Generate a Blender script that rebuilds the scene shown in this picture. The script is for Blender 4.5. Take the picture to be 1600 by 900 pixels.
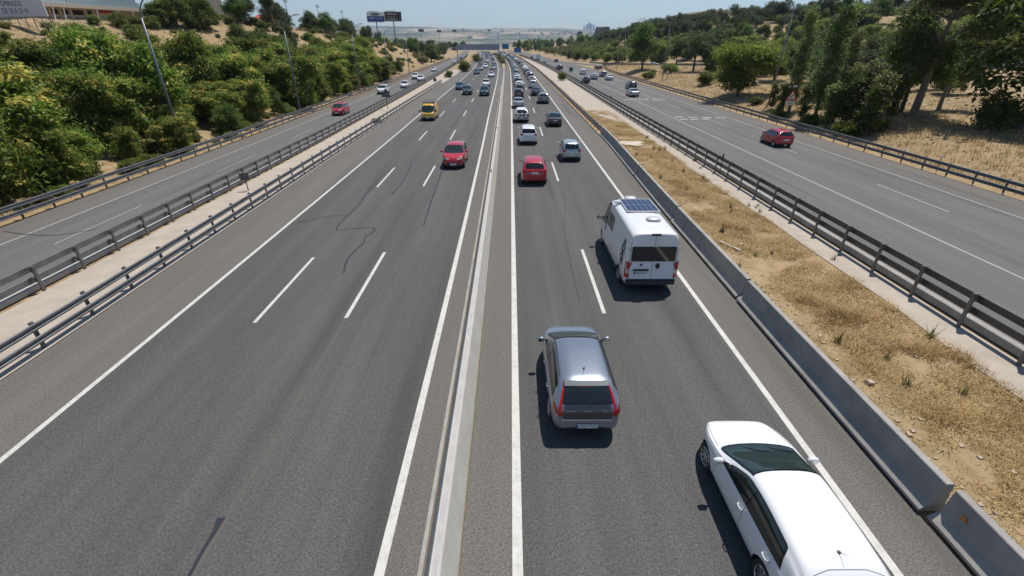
import bpy, bmesh, math, random
import numpy as np
from mathutils import Vector, Matrix, noise as mnoise
from mathutils.bvhtree import BVHTree
from mathutils.geometry import delaunay_2d_cdt

# ------------------------------------------------------------------ clear, camera, sky, sun, exposure
for o in list(bpy.data.objects):
    bpy.data.objects.remove(o)
SC = bpy.context.scene
COL = SC.collection
R = math.radians
FPX, CAMH, VH, U0 = 720.0, 8.7, 68.0, 798.0          # calibrated on the lane dashes and the 2 m rail posts
PITCH = math.atan((450 - VH) / FPX)
CP, SP = math.cos(PITCH), math.sin(PITCH)

cam_d = bpy.data.cameras.new('camera')
cam_d.sensor_width = 36.0
cam_d.lens = FPX / 1600 * 36
cam_d.clip_start = 0.1
cam_d.clip_end = 60000
cam = bpy.data.objects.new('camera', cam_d)
COL.objects.link(cam)
cam.location = (0, 0, CAMH)
cam.rotation_euler = (math.pi / 2 - PITCH, 0, -math.atan(2 / 815))
SC.camera = cam
SC.render.resolution_x, SC.render.resolution_y = 1600, 900

SUN_EL, SUN_AZ = R(67), R(38)                          # azimuth measured from straight ahead towards the right
world = bpy.data.worlds.new('World')
SC.world = world
world.use_nodes = True
wn = world.node_tree.nodes
bg = wn['Background']
sky = wn.new('ShaderNodeTexSky')
sky.sky_type = 'NISHITA'
sky.sun_disc = False
sky.sun_elevation = SUN_EL
sky.sun_rotation = SUN_AZ
sky.altitude = 600
sky.air_density = 1.0
sky.dust_density = .25
sky.ozone_density = 2.5
world.node_tree.links.new(sky.outputs[0], bg.inputs[0])
bg.inputs[1].default_value = 0.10

sun_d = bpy.data.lights.new('sun', 'SUN')
sun_d.energy = 5.0
sun_d.angle = R(0.53)
sun_d.color = (1.0, 0.955, 0.88)
sun = bpy.data.objects.new('sun', sun_d)
COL.objects.link(sun)
sdir = Vector((math.sin(SUN_AZ) * math.cos(SUN_EL), math.cos(SUN_AZ) * math.cos(SUN_EL), math.sin(SUN_EL)))
sun.rotation_euler = sdir.to_track_quat('Z', 'Y').to_euler()
sun.location = sdir * 80

vs = SC.view_settings
vs.view_transform = 'Standard'
vs.look = 'None'
vs.exposure = 0.0
vs.gamma = 1.0
SC.render.engine = 'CYCLES'
random.seed(7)
rng = np.random.default_rng(11)

# ------------------------------------------------------------------ pixel -> place (a pixel is a direction, z gives the plane it touches)
def P(u, v, z=0.0):
    hp = CAMH - z
    zc = FPX * hp / (CP * (v - VH))
    return Vector(((u - U0) * zc / FPX, (zc - hp * SP) / CP, z))

# ------------------------------------------------------------------ materials
MATS = {}
def mat(name, col=(.5, .5, .5), rough=.6, metal=0.0, spec=.5, coat=0.0, noise=None, bump=None, emit=None):
    """noise=(scale, amount, colour2) mixes a second colour by noise, bump=(scale, strength)."""
    if name in MATS:
        return MATS[name]
    m = bpy.data.materials.new(name)
    m.use_nodes = True
    nt = m.node_tree
    b = nt.nodes['Principled BSDF']
    b.inputs['Base Color'].default_value = (*col, 1)
    b.inputs['Roughness'].default_value = rough
    b.inputs['Metallic'].default_value = metal
    b.inputs['Specular IOR Level'].default_value = spec
    b.inputs['Coat Weight'].default_value = coat
    b.inputs['Coat Roughness'].default_value = .04
    if noise or bump:
        tc = nt.nodes.new('ShaderNodeTexCoord')
    if noise:
        n = nt.nodes.new('ShaderNodeTexNoise')
        n.inputs['Scale'].default_value = noise[0]
        n.inputs['Detail'].default_value = 6
        n.inputs['Roughness'].default_value = .65
        nt.links.new(tc.outputs['Object'], n.inputs['Vector'])
        r = nt.nodes.new('ShaderNodeMapRange')
        r.inputs[1].default_value = .35
        r.inputs[2].default_value = .68
        r.inputs[3].default_value = 0
        r.inputs[4].default_value = noise[1]
        nt.links.new(n.outputs[0], r.inputs[0])
        mx = nt.nodes.new('ShaderNodeMix')
        mx.data_type = 'RGBA'
        mx.inputs[6].default_value = (*col, 1)
        mx.inputs[7].default_value = (*noise[2], 1)
        nt.links.new(r.outputs[0], mx.inputs[0])
        nt.links.new(mx.outputs[2], b.inputs['Base Color'])
    if bump:
        n2 = nt.nodes.new('ShaderNodeTexNoise')
        n2.inputs['Scale'].default_value = bump[0]
        n2.inputs['Detail'].default_value = 5
        nt.links.new(tc.outputs['Object'], n2.inputs['Vector'])
        bp = nt.nodes.new('ShaderNodeBump')
        bp.inputs['Strength'].default_value = bump[1]
        bp.inputs['Distance'].default_value = .02
        nt.links.new(n2.outputs[0], bp.inputs['Height'])
        nt.links.new(bp.outputs[0], b.inputs['Normal'])
    if emit:
        b.inputs['Emission Color'].default_value = (*emit, 1)
        b.inputs['Emission Strength'].default_value = 1
    MATS[name] = m
    return m

class NB:
    """tiny node-graph helper"""
    def __init__(s, m):
        s.nt = m.node_tree
        s.b = s.nt.nodes['Principled BSDF']
    def n(s, kind, **kw):
        nd = s.nt.nodes.new(kind)
        for k, v in kw.items():
            setattr(nd, k, v)
        return nd
    def l(s, a, b):
        s.nt.links.new(a, b)
    def noise(s, vec, scale, detail=5, rough=.6):
        nd = s.n('ShaderNodeTexNoise')
        nd.inputs['Scale'].default_value = scale
        nd.inputs['Detail'].default_value = detail
        nd.inputs['Roughness'].default_value = rough
        s.l(vec, nd.inputs['Vector'])
        return nd.outputs[0]
    def rng(s, x, a, b, c=0., d=1.):
        nd = s.n('ShaderNodeMapRange')
        for i, v in enumerate((a, b, c, d)):
            nd.inputs[i + 1].default_value = v
        s.l(x, nd.inputs[0])
        return nd.outputs[0]
    def mix(s, f, a, b, blend='MIX'):
        nd = s.n('ShaderNodeMix')
        nd.data_type = 'RGBA'
        nd.blend_type = blend
        if isinstance(f, (int, float)):
            nd.inputs[0].default_value = f
        else:
            s.l(f, nd.inputs[0])
        for i, c in ((6, a), (7, b)):
            if isinstance(c, tuple):
                nd.inputs[i].default_value = (*c, 1)
            else:
                s.l(c, nd.inputs[i])
        return nd.outputs[2]
    def scale(s, vec, sc):
        nd = s.n('ShaderNodeMapping')
        nd.inputs['Scale'].default_value = sc
        s.l(vec, nd.inputs['Vector'])
        return nd.outputs[0]

def asphalt(name, c1, c2, streak, speck=1.0, rough=.85):
    m = mat(name, c1, rough, spec=.35)
    g = NB(m)
    uv = g.n('ShaderNodeUVMap').outputs[0]
    ob = g.n('ShaderNodeTexCoord').outputs['Object']
    st = g.noise(g.scale(uv, (1.15, .012, 1)), 1.0, 4, .55)        # long wheel-track streaks
    bl = g.noise(g.scale(uv, (.35, .06, 1)), 1.0, 5, .6)           # big stains
    fine = g.noise(ob, 22.0, 3, .85)
    grit = g.noise(ob, 75.0, 2, .9)
    col = g.mix(g.rng(st, .32, .68), c1, c2)
    col = g.mix(g.rng(bl, .4, .72, 0, streak), col, tuple(x * .72 for x in c1))
    sp = g.rng(fine, .34, .66, 1 - .40 * speck, 1 + .42 * speck)
    cmb = g.n('ShaderNodeCombineColor')
    for i in range(3):
        g.l(sp, cmb.inputs[i])
    col = g.mix(1.0, col, cmb.outputs[0], 'MULTIPLY')
    col = g.mix(g.rng(grit, .60, .70, 0, .45 * speck), col, (.36, .34, .31))
    pt = g.noise(g.scale(uv, (.9, .045, 1)), 1.0, 3, .5)
    col = g.mix(g.rng(pt, .56, .70, 0, .45), col, tuple(x * .60 for x in c1))
    g.l(col, g.b.inputs['Base Color'])
    bp = g.n('ShaderNodeBump')
    bp.inputs['Strength'].default_value = .35
    bp.inputs['Distance'].default_value = .008
    g.l(fine, bp.inputs['Height'])
    g.l(bp.outputs[0], g.b.inputs['Normal'])
    return m

M_LANE = asphalt('lane_asphalt', (.068, .066, .064), (.100, .097, .093), .55, 1.25)
M_SHOULDER = asphalt('shoulder_asphalt', (.116, .107, .096), (.142, .131, .118), .35, 1.2)
M_COLL = asphalt('collector_asphalt', (.105, .103, .100), (.14, .136, .131), .4, .9)
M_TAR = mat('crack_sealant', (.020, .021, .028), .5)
M_GHOST = mat('removed_line', (.105, .092, .075), .85, noise=(6, .95, (.078, .076, .073)))

def paint_line(name, c):
    m = mat(name, c, .65)
    g = NB(m)
    ob = g.n('ShaderNodeTexCoord').outputs['Object']
    a = g.noise(ob, 3.0, 6, .7)
    b_ = g.noise(ob, 40.0, 3, .8)
    col = g.mix(g.rng(a, .45, .72, 0, .75), c, tuple(x * .66 for x in c))
    col = g.mix(g.rng(b_, .56, .70, 0, .8), col, (.16, .155, .15))
    g.l(col, g.b.inputs['Base Color'])
    return m
M_WHITE = paint_line('road_paint', (.56, .545, .50))
M_WORN = paint_line('worn_road_paint', (.36, .355, .335))
M_CONC = mat('barrier_concrete', (.47, .45, .41), .85, noise=(1.6, .7, (.36, .34, .31)), bump=(30, .25))
M_CONC2 = mat('grey_concrete', (.35, .335, .31), .9, noise=(1.3, .9, (.235, .222, .205)), bump=(30, .3))
M_STRIP = mat('pale_concrete_paving', (.43, .37, .305), .9, noise=(.9, .9, (.33, .28, .23)), bump=(14, .5))
M_GALV = mat('galvanised_steel', (.19, .20, .212), .45, metal=.55, noise=(2.5, .8, (.115, .12, .125)))
M_POST = mat('weathered_post_steel', (.16, .155, .15), .6, metal=.4, noise=(3, .7, (.10, .095, .09)))
M_DARKGALV = mat('shade_toned_weathered_steel', (.07, .07, .074), .5, metal=.4, noise=(2.5, .7, (.045, .045, .047)))  # weathered steel, with the shade of beams facing away from the sun in its colour
M_BLACK = mat('black_plastic', (.016, .016, .017), .45)
M_RUBBER = mat('tyre_rubber', (.022, .022, .022), .8)
M_WHITEP = mat('white_panel', (.75, .75, .74), .5)

# ------------------------------------------------------------------ objects and meshes
def tag(o, label=None, cat=None, group=None, kind=None):
    if label: o['label'] = label
    if cat: o['category'] = cat
    if group: o['group'] = group
    if kind: o['kind'] = kind
    return o

def link(name, data, parent=None, **kw):
    o = bpy.data.objects.new(name, data)
    COL.objects.link(o)
    if parent is not None:
        o.parent = parent
    return tag(o, **kw)

def empty(name, loc=(0, 0, 0), rz=0.0, **kw):
    o = link(name, None, **kw)
    o.location = loc
    o.rotation_euler = (0, 0, rz)
    o.empty_display_size = .2
    return o

class MB:
    def __init__(s):
        s.v, s.f, s.m, s.uv = [], [], [], None
    def add(s, vs, fs, mi=0):
        o = len(s.v)
        s.v += [tuple(p) for p in vs]
        s.f += [tuple(i + o for i in f) for f in fs]
        s.m += [mi] * len(fs)
        return s
    def box(s, c, d, mi=0, M=None):
        x, y, z = (k / 2 for k in d)
        vs = [Vector((sx * x, sy * y, sz * z)) for sz in (-1, 1) for sy in (-1, 1) for sx in (-1, 1)]
        if M is not None:
            vs = [M @ p for p in vs]
        vs = [p + Vector(c) for p in vs]
        return s.add(vs, [(0, 2, 3, 1), (4, 5, 7, 6), (0, 1, 5, 4), (2, 6, 7, 3), (0, 4, 6, 2), (1, 3, 7, 5)], mi)
    def tube(s, pts, r, n=8, mi=0, cap=True):
        pts = [Vector(p) for p in pts]
        rs = r if isinstance(r, (list, tuple)) else [r] * len(pts)
        rings = []
        for i, p in enumerate(pts):
            t = (pts[min(i + 1, len(pts) - 1)] - pts[max(i - 1, 0)]).normalized()
            a = t.orthogonal().normalized() if i == 0 else (a - t * a.dot(t)).normalized()
            b = t.cross(a)
            rings.append([p + (a * math.cos(2 * math.pi * k / n) + b * math.sin(2 * math.pi * k / n)) * rs[i] for k in range(n)])
        fs = []
        for i in range(len(pts) - 1):
            for k in range(n):
                fs.append((i * n + k, i * n + (k + 1) % n, (i + 1) * n + (k + 1) % n, (i + 1) * n + k))
        if cap:
            fs.append(tuple(range(n - 1, -1, -1)))
            fs.append(tuple(range((len(pts) - 1) * n, len(pts) * n)))
        return s.add([q for r_ in rings for q in r_], fs, mi)
    def lathe(s, prof, n=20, mi=0, axis='x', c=(0, 0, 0)):
        """prof: (radius, along axis)"""
        vs, fs = [], []
        for (r, a) in prof:
            for k in range(n):
                t = 2 * math.pi * k / n
                q = (a, r * math.cos(t), r * math.sin(t)) if axis == 'x' else (r * math.cos(t), r * math.sin(t), a)
                vs.append(Vector(q) + Vector(c))
        for i in range(len(prof) - 1):
            for k in range(n):
                fs.append((i * n + k, i * n + (k + 1) % n, (i + 1) * n + (k + 1) % n, (i + 1) * n + k))
        return s.add(vs, fs, mi)
    def mesh(s, name, mats, smooth=False):
        me = bpy.data.meshes.new(name)
        me.from_pydata(s.v, [], s.f)
        for m in (mats if isinstance(mats, (list, tuple)) else [mats]):
            me.materials.append(m)
        if any(s.m):
            me.polygons.foreach_set('material_index', s.m)
        if smooth:
            me.polygons.foreach_set('use_smooth', [True] * len(s.f))
        if s.uv:
            ul = me.uv_layers.new(name='UVMap')
            for lp in me.loops:
                ul.data[lp.index].uv = s.uv[lp.vertex_index]
        me.update()
        return me
    def build(s, name, mats, parent=None, smooth=False, **kw):
        return link(name, s.mesh(name, mats, smooth), parent, **kw)

def pchip(knots):
    """monotone cubic through (t, value) knots, returns a callable; linear past the ends"""
    ks = sorted(knots)
    x = np.array([k[0] for k in ks], float)
    y = np.array([k[1] for k in ks], float)
    h = np.diff(x)
    dl = np.diff(y) / h
    d = np.zeros(len(x))
    d[0], d[-1] = dl[0], dl[-1]
    for i in range(1, len(x) - 1):
        if dl[i - 1] * dl[i] > 0:
            w1, w2 = 2 * h[i] + h[i - 1], h[i] + 2 * h[i - 1]
            d[i] = (w1 + w2) / (w1 / dl[i - 1] + w2 / dl[i])
    def f(t):
        if t <= x[0]: return float(y[0] + d[0] * (t - x[0]))
        if t >= x[-1]: return float(y[-1] + d[-1] * (t - x[-1]))
        i = int(np.searchsorted(x, t) - 1)
        i = max(0, min(i, len(h) - 1))
        s = (t - x[i]) / h[i]
        return float(y[i] * (1 + 2 * s) * (1 - s) ** 2 + d[i] * h[i] * s * (1 - s) ** 2 + y[i + 1] * s * s * (3 - 2 * s) + d[i + 1] * h[i] * s * s * (s - 1))
    return f

def sstep(a, b, t):
    t = max(0., min(1., (t - a) / (b - a)))
    return t * t * (3 - 2 * t)

# ------------------------------------------------------------------ the alignment of the roads: x of every long line against distance
f_LE = pchip([(-20, -12.05), (5, -12.05), (43, -12.3), (66, -12.6), (119, -13.1), (196, -14.4), (239, -15.8), (316, -19), (467, -27), (613, -36), (900, -57)])
f_LR = lambda d: f_LE(d) + 9.6
f_RL = pchip([(-20, .12), (5, .12), (100, .12), (160, 0), (212, -.5), (316, -3.2), (532, -12), (900, -33)])
f_RR = lambda d: f_RL(d) + 7.05
f_MED = pchip([(-20, -1.3), (5, -1.3), (30, -1.36), (60, -1.5), (112, -1.85), (160, -2.2), (215, -3.1)])
f_RB = pchip([(-20, 8.5), (5, 8.55), (24, 8.8), (51, 9.5), (100, 9.5), (160, 9.4), (212, 8.9), (316, 6.2), (532, -2.6), (900, -24)])
f_MR = pchip([(-20, -15.0), (12, -15.05), (16, -15.15), (60, -15.9), (125, -17.0), (170, -17.6), (232, -19.3), (316, -22.5), (467, -30.5), (613, -39.5), (900, -60)])
f_CB = pchip([(-20, -18.5), (20, -18.6), (45, -18.85), (63, -19.3), (95, -20.1), (146, -21.8), (216, -24.5), (316, -29), (467, -38), (700, -56), (900, -73)])
f_L2 = lambda d: f_CB(d) - 6.35
f_L3 = lambda d: f_CB(d) - 3.8
f_L1 = lambda d: f_CB(d) - 8.45
f_SR = pchip([(-20, 15.7), (20, 15.7), (120, 15.8), (170, 15.6), (230, 14.6), (316, 11.5), (532, 2.0), (900, -20)])
f_C1 = lambda d: f_SR(d) + 5.75
f_C2 = lambda d: f_SR(d) + 9.9
f_C3 = lambda d: f_SR(d) + 13.1
f_RE = pchip([(-20, 32.2), (40, 32.3), (100, 32.3), (150, 32.9), (174, 33.5)])
def f_CE(d):                                    # right edge of the right-hand collector's asphalt
    return f_RE(d) - .25 if d < 165 else f_SR(d) + 17.4 - 1.2 * sstep(165, 260, d)

RAMP = [(f_SR(300) + 9, 300, 0), (33, 252, .0), (42, 228, .1), (56, 211, .5), (74, 188, 1.3), (89, 152, 2.6), (97, 112, 3.8), (99, 76, 4.7), (97, 35, 5.4), (92, -10, 6.0)]
def spline(pts, n=10):
    out = []
    pts = [Vector(p) for p in pts]
    for i in range(len(pts) - 1):
        p0, p1, p2, p3 = pts[max(i - 1, 0)], pts[i], pts[i + 1], pts[min(i + 2, len(pts) - 1)]
        for k in range(n):
            t = k / n
            out.append(.5 * ((2 * p1) + (p2 - p0) * t + (2 * p0 - 5 * p1 + 4 * p2 - p3) * t * t + (3 * p1 - p0 - 3 * p2 + p3) * t ** 3))
    out.append(pts[-1])
    return out
RAMP_PTS = spline(RAMP, 8)
RAMP_A = np.array([tuple(p) for p in RAMP_PTS])

# ------------------------------------------------------------------ terrain
f_Wc = pchip([(-60, 46), (90, 43), (125, 33), (160, 31), (300, 44), (400, 55), (900, 60)])
f_Hc = pchip([(-60, 10.5), (50, 11), (90, 12), (120, 13), (160, 12), (230, 10.5), (300, 10.5), (360, 7.5), (450, 4.5), (700, 2), (1200, 0)])
f_Ha = pchip([(-60, 40), (150, 40), (350, 12), (600, 2), (1000, 0)])
f_Hb = pchip([(-60, 150), (150, 130), (350, 90), (600, 150), (1000, 200)])
f_Hr = pchip([(-60, 15), (100, 17), (250, 18), (400, 16), (600, 9), (1000, 4), (1500, 0)])
def nz(x, y, s, k=0.0):
    return mnoise.noise(Vector((x * s, y * s, k)))
def ground_z(x, y):
    z = 0.0
    yy = min(y, 1500)
    xl = f_L1(yy) - 1.0
    xr = (f_RE(yy) if yy < 174 else f_SR(yy) + 17.9) + 1.0
    wob = 0.0
    if x < xl:
        t = xl - x
        w = f_Wc(yy)
        z = f_Hc(yy) * (.75 * sstep(1.0, w, t) + .25 * min(1, t / w)) + max(0, t - w) * .012
        wob = min(1, t / 6)
    elif x > xr:
        t = x - xr
        z = (1.3 * sstep(.6, 7, t) if yy < 200 else .5 * sstep(.6, 7, t)) + f_Hr(yy) * sstep(f_Ha(yy), f_Ha(yy) + f_Hb(yy), t) + 1.4 * sstep(6, 60, t)
        wob = min(1, t / 6)
        if y < 320:
            dd = np.hypot(RAMP_A[:, 0] - x, RAMP_A[:, 1] - y)
            i = int(dd.argmin())
            k = 1 - sstep(7.5, 22, float(dd[i]))
            z = z * (1 - k) + (RAMP_A[i, 2] - .06) * k
            wob *= 1 - k
    else:
        z = -.05
    if wob > 0:
        z += wob * (.55 * nz(x, y, .05) + .35 * nz(x, y, .17, 3) + .14 * nz(x, y, .6, 7))
    # the far country: a tan hill on the right, then long blue ridges
    far = math.hypot(x, y)
    if far > 700:
        z += 62 * math.exp(-((x - 470) / 260) ** 2 - ((y - 1250) / 330) ** 2)
        z += 45 * math.exp(-((x - 900) / 420) ** 2 - ((y - 1500) / 500) ** 2)
        z += 185 * sstep(1900, 8200, far) * (1 + .22 * nz(x, y, .00045, 2)) + 42 * sstep(2000, 4500, far) * nz(x, y, .0011, 5) + 14 * sstep(2000, 4500, far) * nz(x, y, .0034, 8)
    return z

def make_ground():
    xs = sorted(set([-9000, -7000, -5200, -4000, -3000, -2200, -1600, -1150, -850, -640, -480, -370, -290, -230] + list(np.arange(-190, -100, 6.)) +
                    list(np.arange(-100, 60, 2.)) + list(np.arange(60, 160, 4.)) + list(np.arange(160, 420, 16.)) + list(np.arange(420, 1500, 60.)) + [1700, 2000, 2500, 3200, 4200, 5500, 7000, 9000]))
    ys = sorted(set([-400, -200, -120] + list(np.arange(-80, 240, 2.5)) + list(np.arange(240, 520, 6.)) + list(np.arange(520, 1000, 20.)) + list(np.arange(1000, 2400, 60.)) +
                    list(np.arange(2400, 9000, 220.)) + [9500, 10500, 12000]))
    nx = len(xs)
    b = MB()
    b.v = [(x, y, ground_z(x, y)) for y in ys for x in xs]
    b.f = [(j * nx + i, j * nx + i + 1, (j + 1) * nx + i + 1, (j + 1) * nx + i) for j in range(len(ys) - 1) for i in range(nx - 1)]
    b.m = [0] * len(b.f)
    m = mat('dry_ground', (.4, .3, .16), .95)
    g = NB(m)
    ob = g.n('ShaderNodeTexCoord').outputs['Object']
    a = g.noise(ob, .09, 6, .65)
    c = g.noise(ob, 1.1, 6, .75)
    e = g.noise(ob, .0016, 6, .62)
    col = g.mix(g.rng(a, .35, .65), (.33, .225, .115), (.25, .175, .09))
    col = g.mix(g.rng(c, .45, .7, 0, .75), col, (.41, .31, .18))
    col = g.mix(g.rng(c, .5, .28, 0, .6), col, (.16, .11, .055))
    d_ = g.noise(ob, .33, 5, .7)
    col = g.mix(g.rng(d_, .52, .68, 0, .7), col, (.19, .15, .075))
    sp = g.n('ShaderNodeSeparateXYZ')
    g.l(ob, sp.inputs[0])
    farm = g.rng(sp.outputs[1], 700, 1500)
    e2 = g.noise(ob, .0052, 5, .7)
    fc = g.mix(g.rng(e, .44, .60), (.035, .052, .022), (.33, .26, .18))
    fc = g.mix(g.rng(e2, .5, .66, 0, .8), fc, (.045, .065, .028))
    col = g.mix(farm, col, fc)
    g.l(col, g.b.inputs['Base Color'])
    bp = g.n('ShaderNodeBump')
    bp.inputs['Strength'].default_value = .8
    bp.inputs['Distance'].default_value = .12
    g.l(c, bp.inputs['Height'])
    g.l(bp.outputs[0], g.b.inputs['Normal'])
    b.build('ground', m, smooth=True, kind='structure')
make_ground()

# ------------------------------------------------------------------ road sheets
def dist_steps(d0, d1):
    out, d = [], d0
    while d < d1:
        out.append(d)
        d += 3 if d < 120 else (6 if d < 320 else 15)
    return out + [d1]

def strip(name, fl, fr, d0, d1, z, m, kind='structure', parent=None, thick=None):
    b = MB()
    b.uv = []
    ds = dist_steps(d0, d1)
    for d in ds:
        l, r = fl(d), fr(d)
        b.v += [(l, d, z), (r, d, z)]
        b.uv += [(l - fl(0) if abs(l) < 1e3 else 0, d), (l - fl(0) + (r - l), d)]
    b.f = [(2 * i, 2 * i + 1, 2 * i + 3, 2 * i + 2) for i in range(len(ds) - 1)]
    b.m = [0] * len(b.f)
    return b.build(name, m, parent, kind=kind)

D1 = 880
road_l = strip('road', lambda d: f_MR(d) + .15, lambda d: (f_MED(d) - .33 if d < 212 else f_LR(d) + 1.8), -6, D1, 0.0, M_SHOULDER)
strip('lanes', f_LE, f_LR, -6, D1, .004, M_LANE, kind=None, parent=road_l)
road_r = strip('road', lambda d: (f_MED(d) + .33 if d < 205 else f_RL(d) - 1.6), f_RB, -6, D1, 0.0, M_SHOULDER)
strip('lanes', f_RL, f_RR, -6, D1, .004, M_LANE, kind=None, parent=road_r)
road_cl = strip('collector_road', lambda d: f_L1(d) - .2, lambda d: f_CB(d) - .62, -6, D1, 0.0, M_SHOULDER)
strip('lanes', f_L2, lambda d: f_CB(d) - 1.0, -6, D1, .004, M_COLL, kind=None, parent=road_cl)
road_cr = strip('collector_road', lambda d: f_SR(d) + .42, f_CE, -6, D1, 0.0, M_SHOULDER)
strip('lanes', lambda d: f_SR(d) + 1.2, lambda d: f_C3(d) + .4, -6, D1, .004, M_COLL, kind=None, parent=road_cr)
strip('pavement', lambda d: f_CB(d) + .02, lambda d: f_MR(d) + .12, -6, 190, .008, M_STRIP)
strip('pavement', lambda d: f_SR(d) - 1.42 - .12 * math.sin(d * .23) - .08 * math.sin(d * .71) - 3.3 * sstep(58, 72, d), lambda d: f_SR(d) + .05, -6, 330, -.02, M_STRIP)

def marking(parent, f, d0, d1, w, m=M_WHITE, z=.009):
    strip('lane_line', lambda d: f(d) - w / 2, lambda d: f(d) + w / 2, d0, d1, z, m, kind=None, parent=parent)
def dashes(parent, f, start, period, ln, w, d1, m=M_WHITE):
    d = start
    while d < d1:
        marking(parent, f, d, d + ln, w, m)
        d += period
marking(road_l, f_LE, -6, D1, .16)
marking(road_l, f_LR, -6, D1, .19)
dashes(road_l, lambda d: f_LE(d) + 3.0 + .02, 13.8, 17.35, 5.6, .13, 420)
dashes(road_l, lambda d: f_LE(d) + 6.15, 14.1, 17.35, 5.9, .14, 420)
marking(road_r, f_RL, -6, D1, .20)
marking(road_r, f_RR, -6, D1, .17)
dashes(road_r, lambda d: f_RL(d) + 3.28, 14.4, 18.3, 5.9, .14, 420)
marking(road_cl, f_L2, -6, D1, .11, M_WORN)
dashes(road_cl, f_L3, 21.0, 14.3, 6.2, .07, 300, M_WORN)
dashes(road_cl, f_L3, 6.7, 40, 6.2, .07, 10, M_WORN)
marking(road_cr, f_C1, -6, 330, .12, M_WORN)
marking(road_cr, f_C3, -6, 150, .11, M_WORN)
dashes(road_cr, f_C2, 25.8, 16.2, 6.0, .10, 200, M_WORN)
strip('lane_line', lambda d: f_LE(d) + 6.10, lambda d: f_LE(d) + 6.21, -6, 14.0, .0085, M_GHOST, kind=None, parent=road_l)

# chevron-like transverse bars across the right-hand collector
for k, (u0, v0, u1, v1, n) in enumerate([(1052, 183, 1138, 184.5, 4), (1060, 187, 1112, 186, 3), (966, 139, 990, 137.5, 3), (992, 154, 1042, 155, 4), (975, 156, 1040, 156.5, 3)]):
    for i in range(n):
        a = P(u0 + (u1 - u0) * i / n, v0 + (v1 - v0) * i / n)
        e = P(u0 + (u1 - u0) * (i + .72) / n, v0 + (v1 - v0) * (i + .72) / n)
        b = MB()
        b.add([(a.x, a.y - .28, .0095), (e.x, e.y - .28, .0095), (e.x + .25, e.y + .32, .0095), (a.x + .25, a.y + .32, .0095)], [(0, 1, 2, 3)])
        b.build('transverse_bar', M_WORN, road_cr)

# sealed cracks
def ribbon(name, pix, w, parent, wend=None, m=M_TAR):
    pts = [P(u, v) for u, v in pix]
    pts = spline(pts, 5)
    b = MB()
    for i, p in enumerate(pts):
        t = (pts[min(i + 1, len(pts) - 1)] - pts[max(i - 1, 0)]).normalized()
        q = Vector((-t.y, t.x, 0))
        ww = w * (.75 + .5 * abs(nz(p.x, p.y, 1.7)))
        if wend: ww = w + (wend - w) * (1 - i / (len(pts) - 1)) ** 4
        b.v += [tuple(p + q * ww / 2 + Vector((0, 0, .0115))), tuple(p - q * ww / 2 + Vector((0, 0, .0115)))]
    b.f = [(2 * i, 2 * i + 1, 2 * i + 3, 2 * i + 2) for i in range(len(pts) - 1)]
    b.m = [0] * len(b.f)
    b.build(name, m, parent)
cr = lambda pts: [(200 + x / 2.904, 250 + y / 2.904) for x, y in pts]
ribbon('sealed_crack', cr([(1140, 85), (1085, 145), (1060, 190), (1000, 250), (945, 313), (1020, 311), (1105, 306), (1118, 320), (1075, 350), (1068, 378), (1020, 420), (990, 462), (978, 515)]), .082, road_l)
ribbon('sealed_crack', cr([(1000, 250), (900, 256), (840, 270), (770, 283)]), .06, road_l)
ribbon('sealed_crack', cr([(1290, 0), (1275, 45), (1245, 100), (1195, 158)]), .09, road_l)
ribbon('sealed_crack', cr([(1425, 50), (1385, 160), (1365, 220), (1340, 300)]), .10, road_l)
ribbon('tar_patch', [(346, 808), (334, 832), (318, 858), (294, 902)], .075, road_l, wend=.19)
ribbon('sealed_crack', [(8, 361), (45, 366), (90, 367), (150, 358)], .07, road_cl)
ribbon('sealed_crack', [(878, 300), (884, 330), (880, 352), (893, 420), (905, 470)], .03, road_r)
ribbon('sealed_crack', [(1140, 199), (1156, 198.6), (1180, 198), (1188, 196)], .16, road_cr)

# ------------------------------------------------------------------ barriers
NJ = [(-.33, 0), (-.325, .06), (-.135, .23), (-.085, .80), (-.07, .815), (.07, .815), (.085, .80), (.135, .23), (.325, .06), (.33, 0)]
def extrude(b, prof, path, mi=0, close_ends=True):
    """prof (across, up) swept along path (list of Vector), path runs in +y"""
    n = len(prof)
    o = len(b.v)
    for i, p in enumerate(path):
        t = path[min(i + 1, len(path) - 1)] - path[max(i - 1, 0)]
        q = Vector((t.y, -t.x, 0)).normalized()
        for (a, z) in prof:
            b.v.append((p.x + q.x * a, p.y + q.y * a, p.z + z))
    for i in range(len(path) - 1):
        for k in range(n - 1):
            b.f.append((o + i * n + k, o + i * n + k + 1, o + (i + 1) * n + k + 1, o + (i + 1) * n + k))
            b.m.append(mi)
    if close_ends:
        b.f.append(tuple(o + k for k in range(n)))
        b.f.append(tuple(o + (len(path) - 1) * n + k for k in range(n - 1, -1, -1)))
        b.m += [mi, mi]
    return b
NJM = [(-.31, 0), (-.305, .05), (-.10, .78), (-.085, .80), (.085, .80), (.10, .78), (.305, .05), (.31, 0)]
b = MB()
extrude(b, NJM, [Vector((f_MED(d), d, 0)) for d in dist_steps(-6, 213)])
med = b.build('concrete_median_barrier', M_CONC, label='long pale concrete barrier dividing the two main carriageways', cat='barrier')
b = MB()
extrude(b, [(-.045, 0), (-.04, .03), (.045, .03), (.05, 0)], [Vector((f_MED(d) - .40, d, 0)) for d in dist_steps(-6, 120)])
b.build('drain_kerb', M_CONC2, med)
b = MB()
extrude(b, [(-.05, .804), (.05, .804)], [Vector((f_MED(d), d, 0)) for d in dist_steps(-6, 120)], close_ends=False)
b.build('weathered_top', mat('stained_concrete', (.36, .345, .35), .9, noise=(2.2, .95, (.47, .45, .41))), med)
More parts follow.
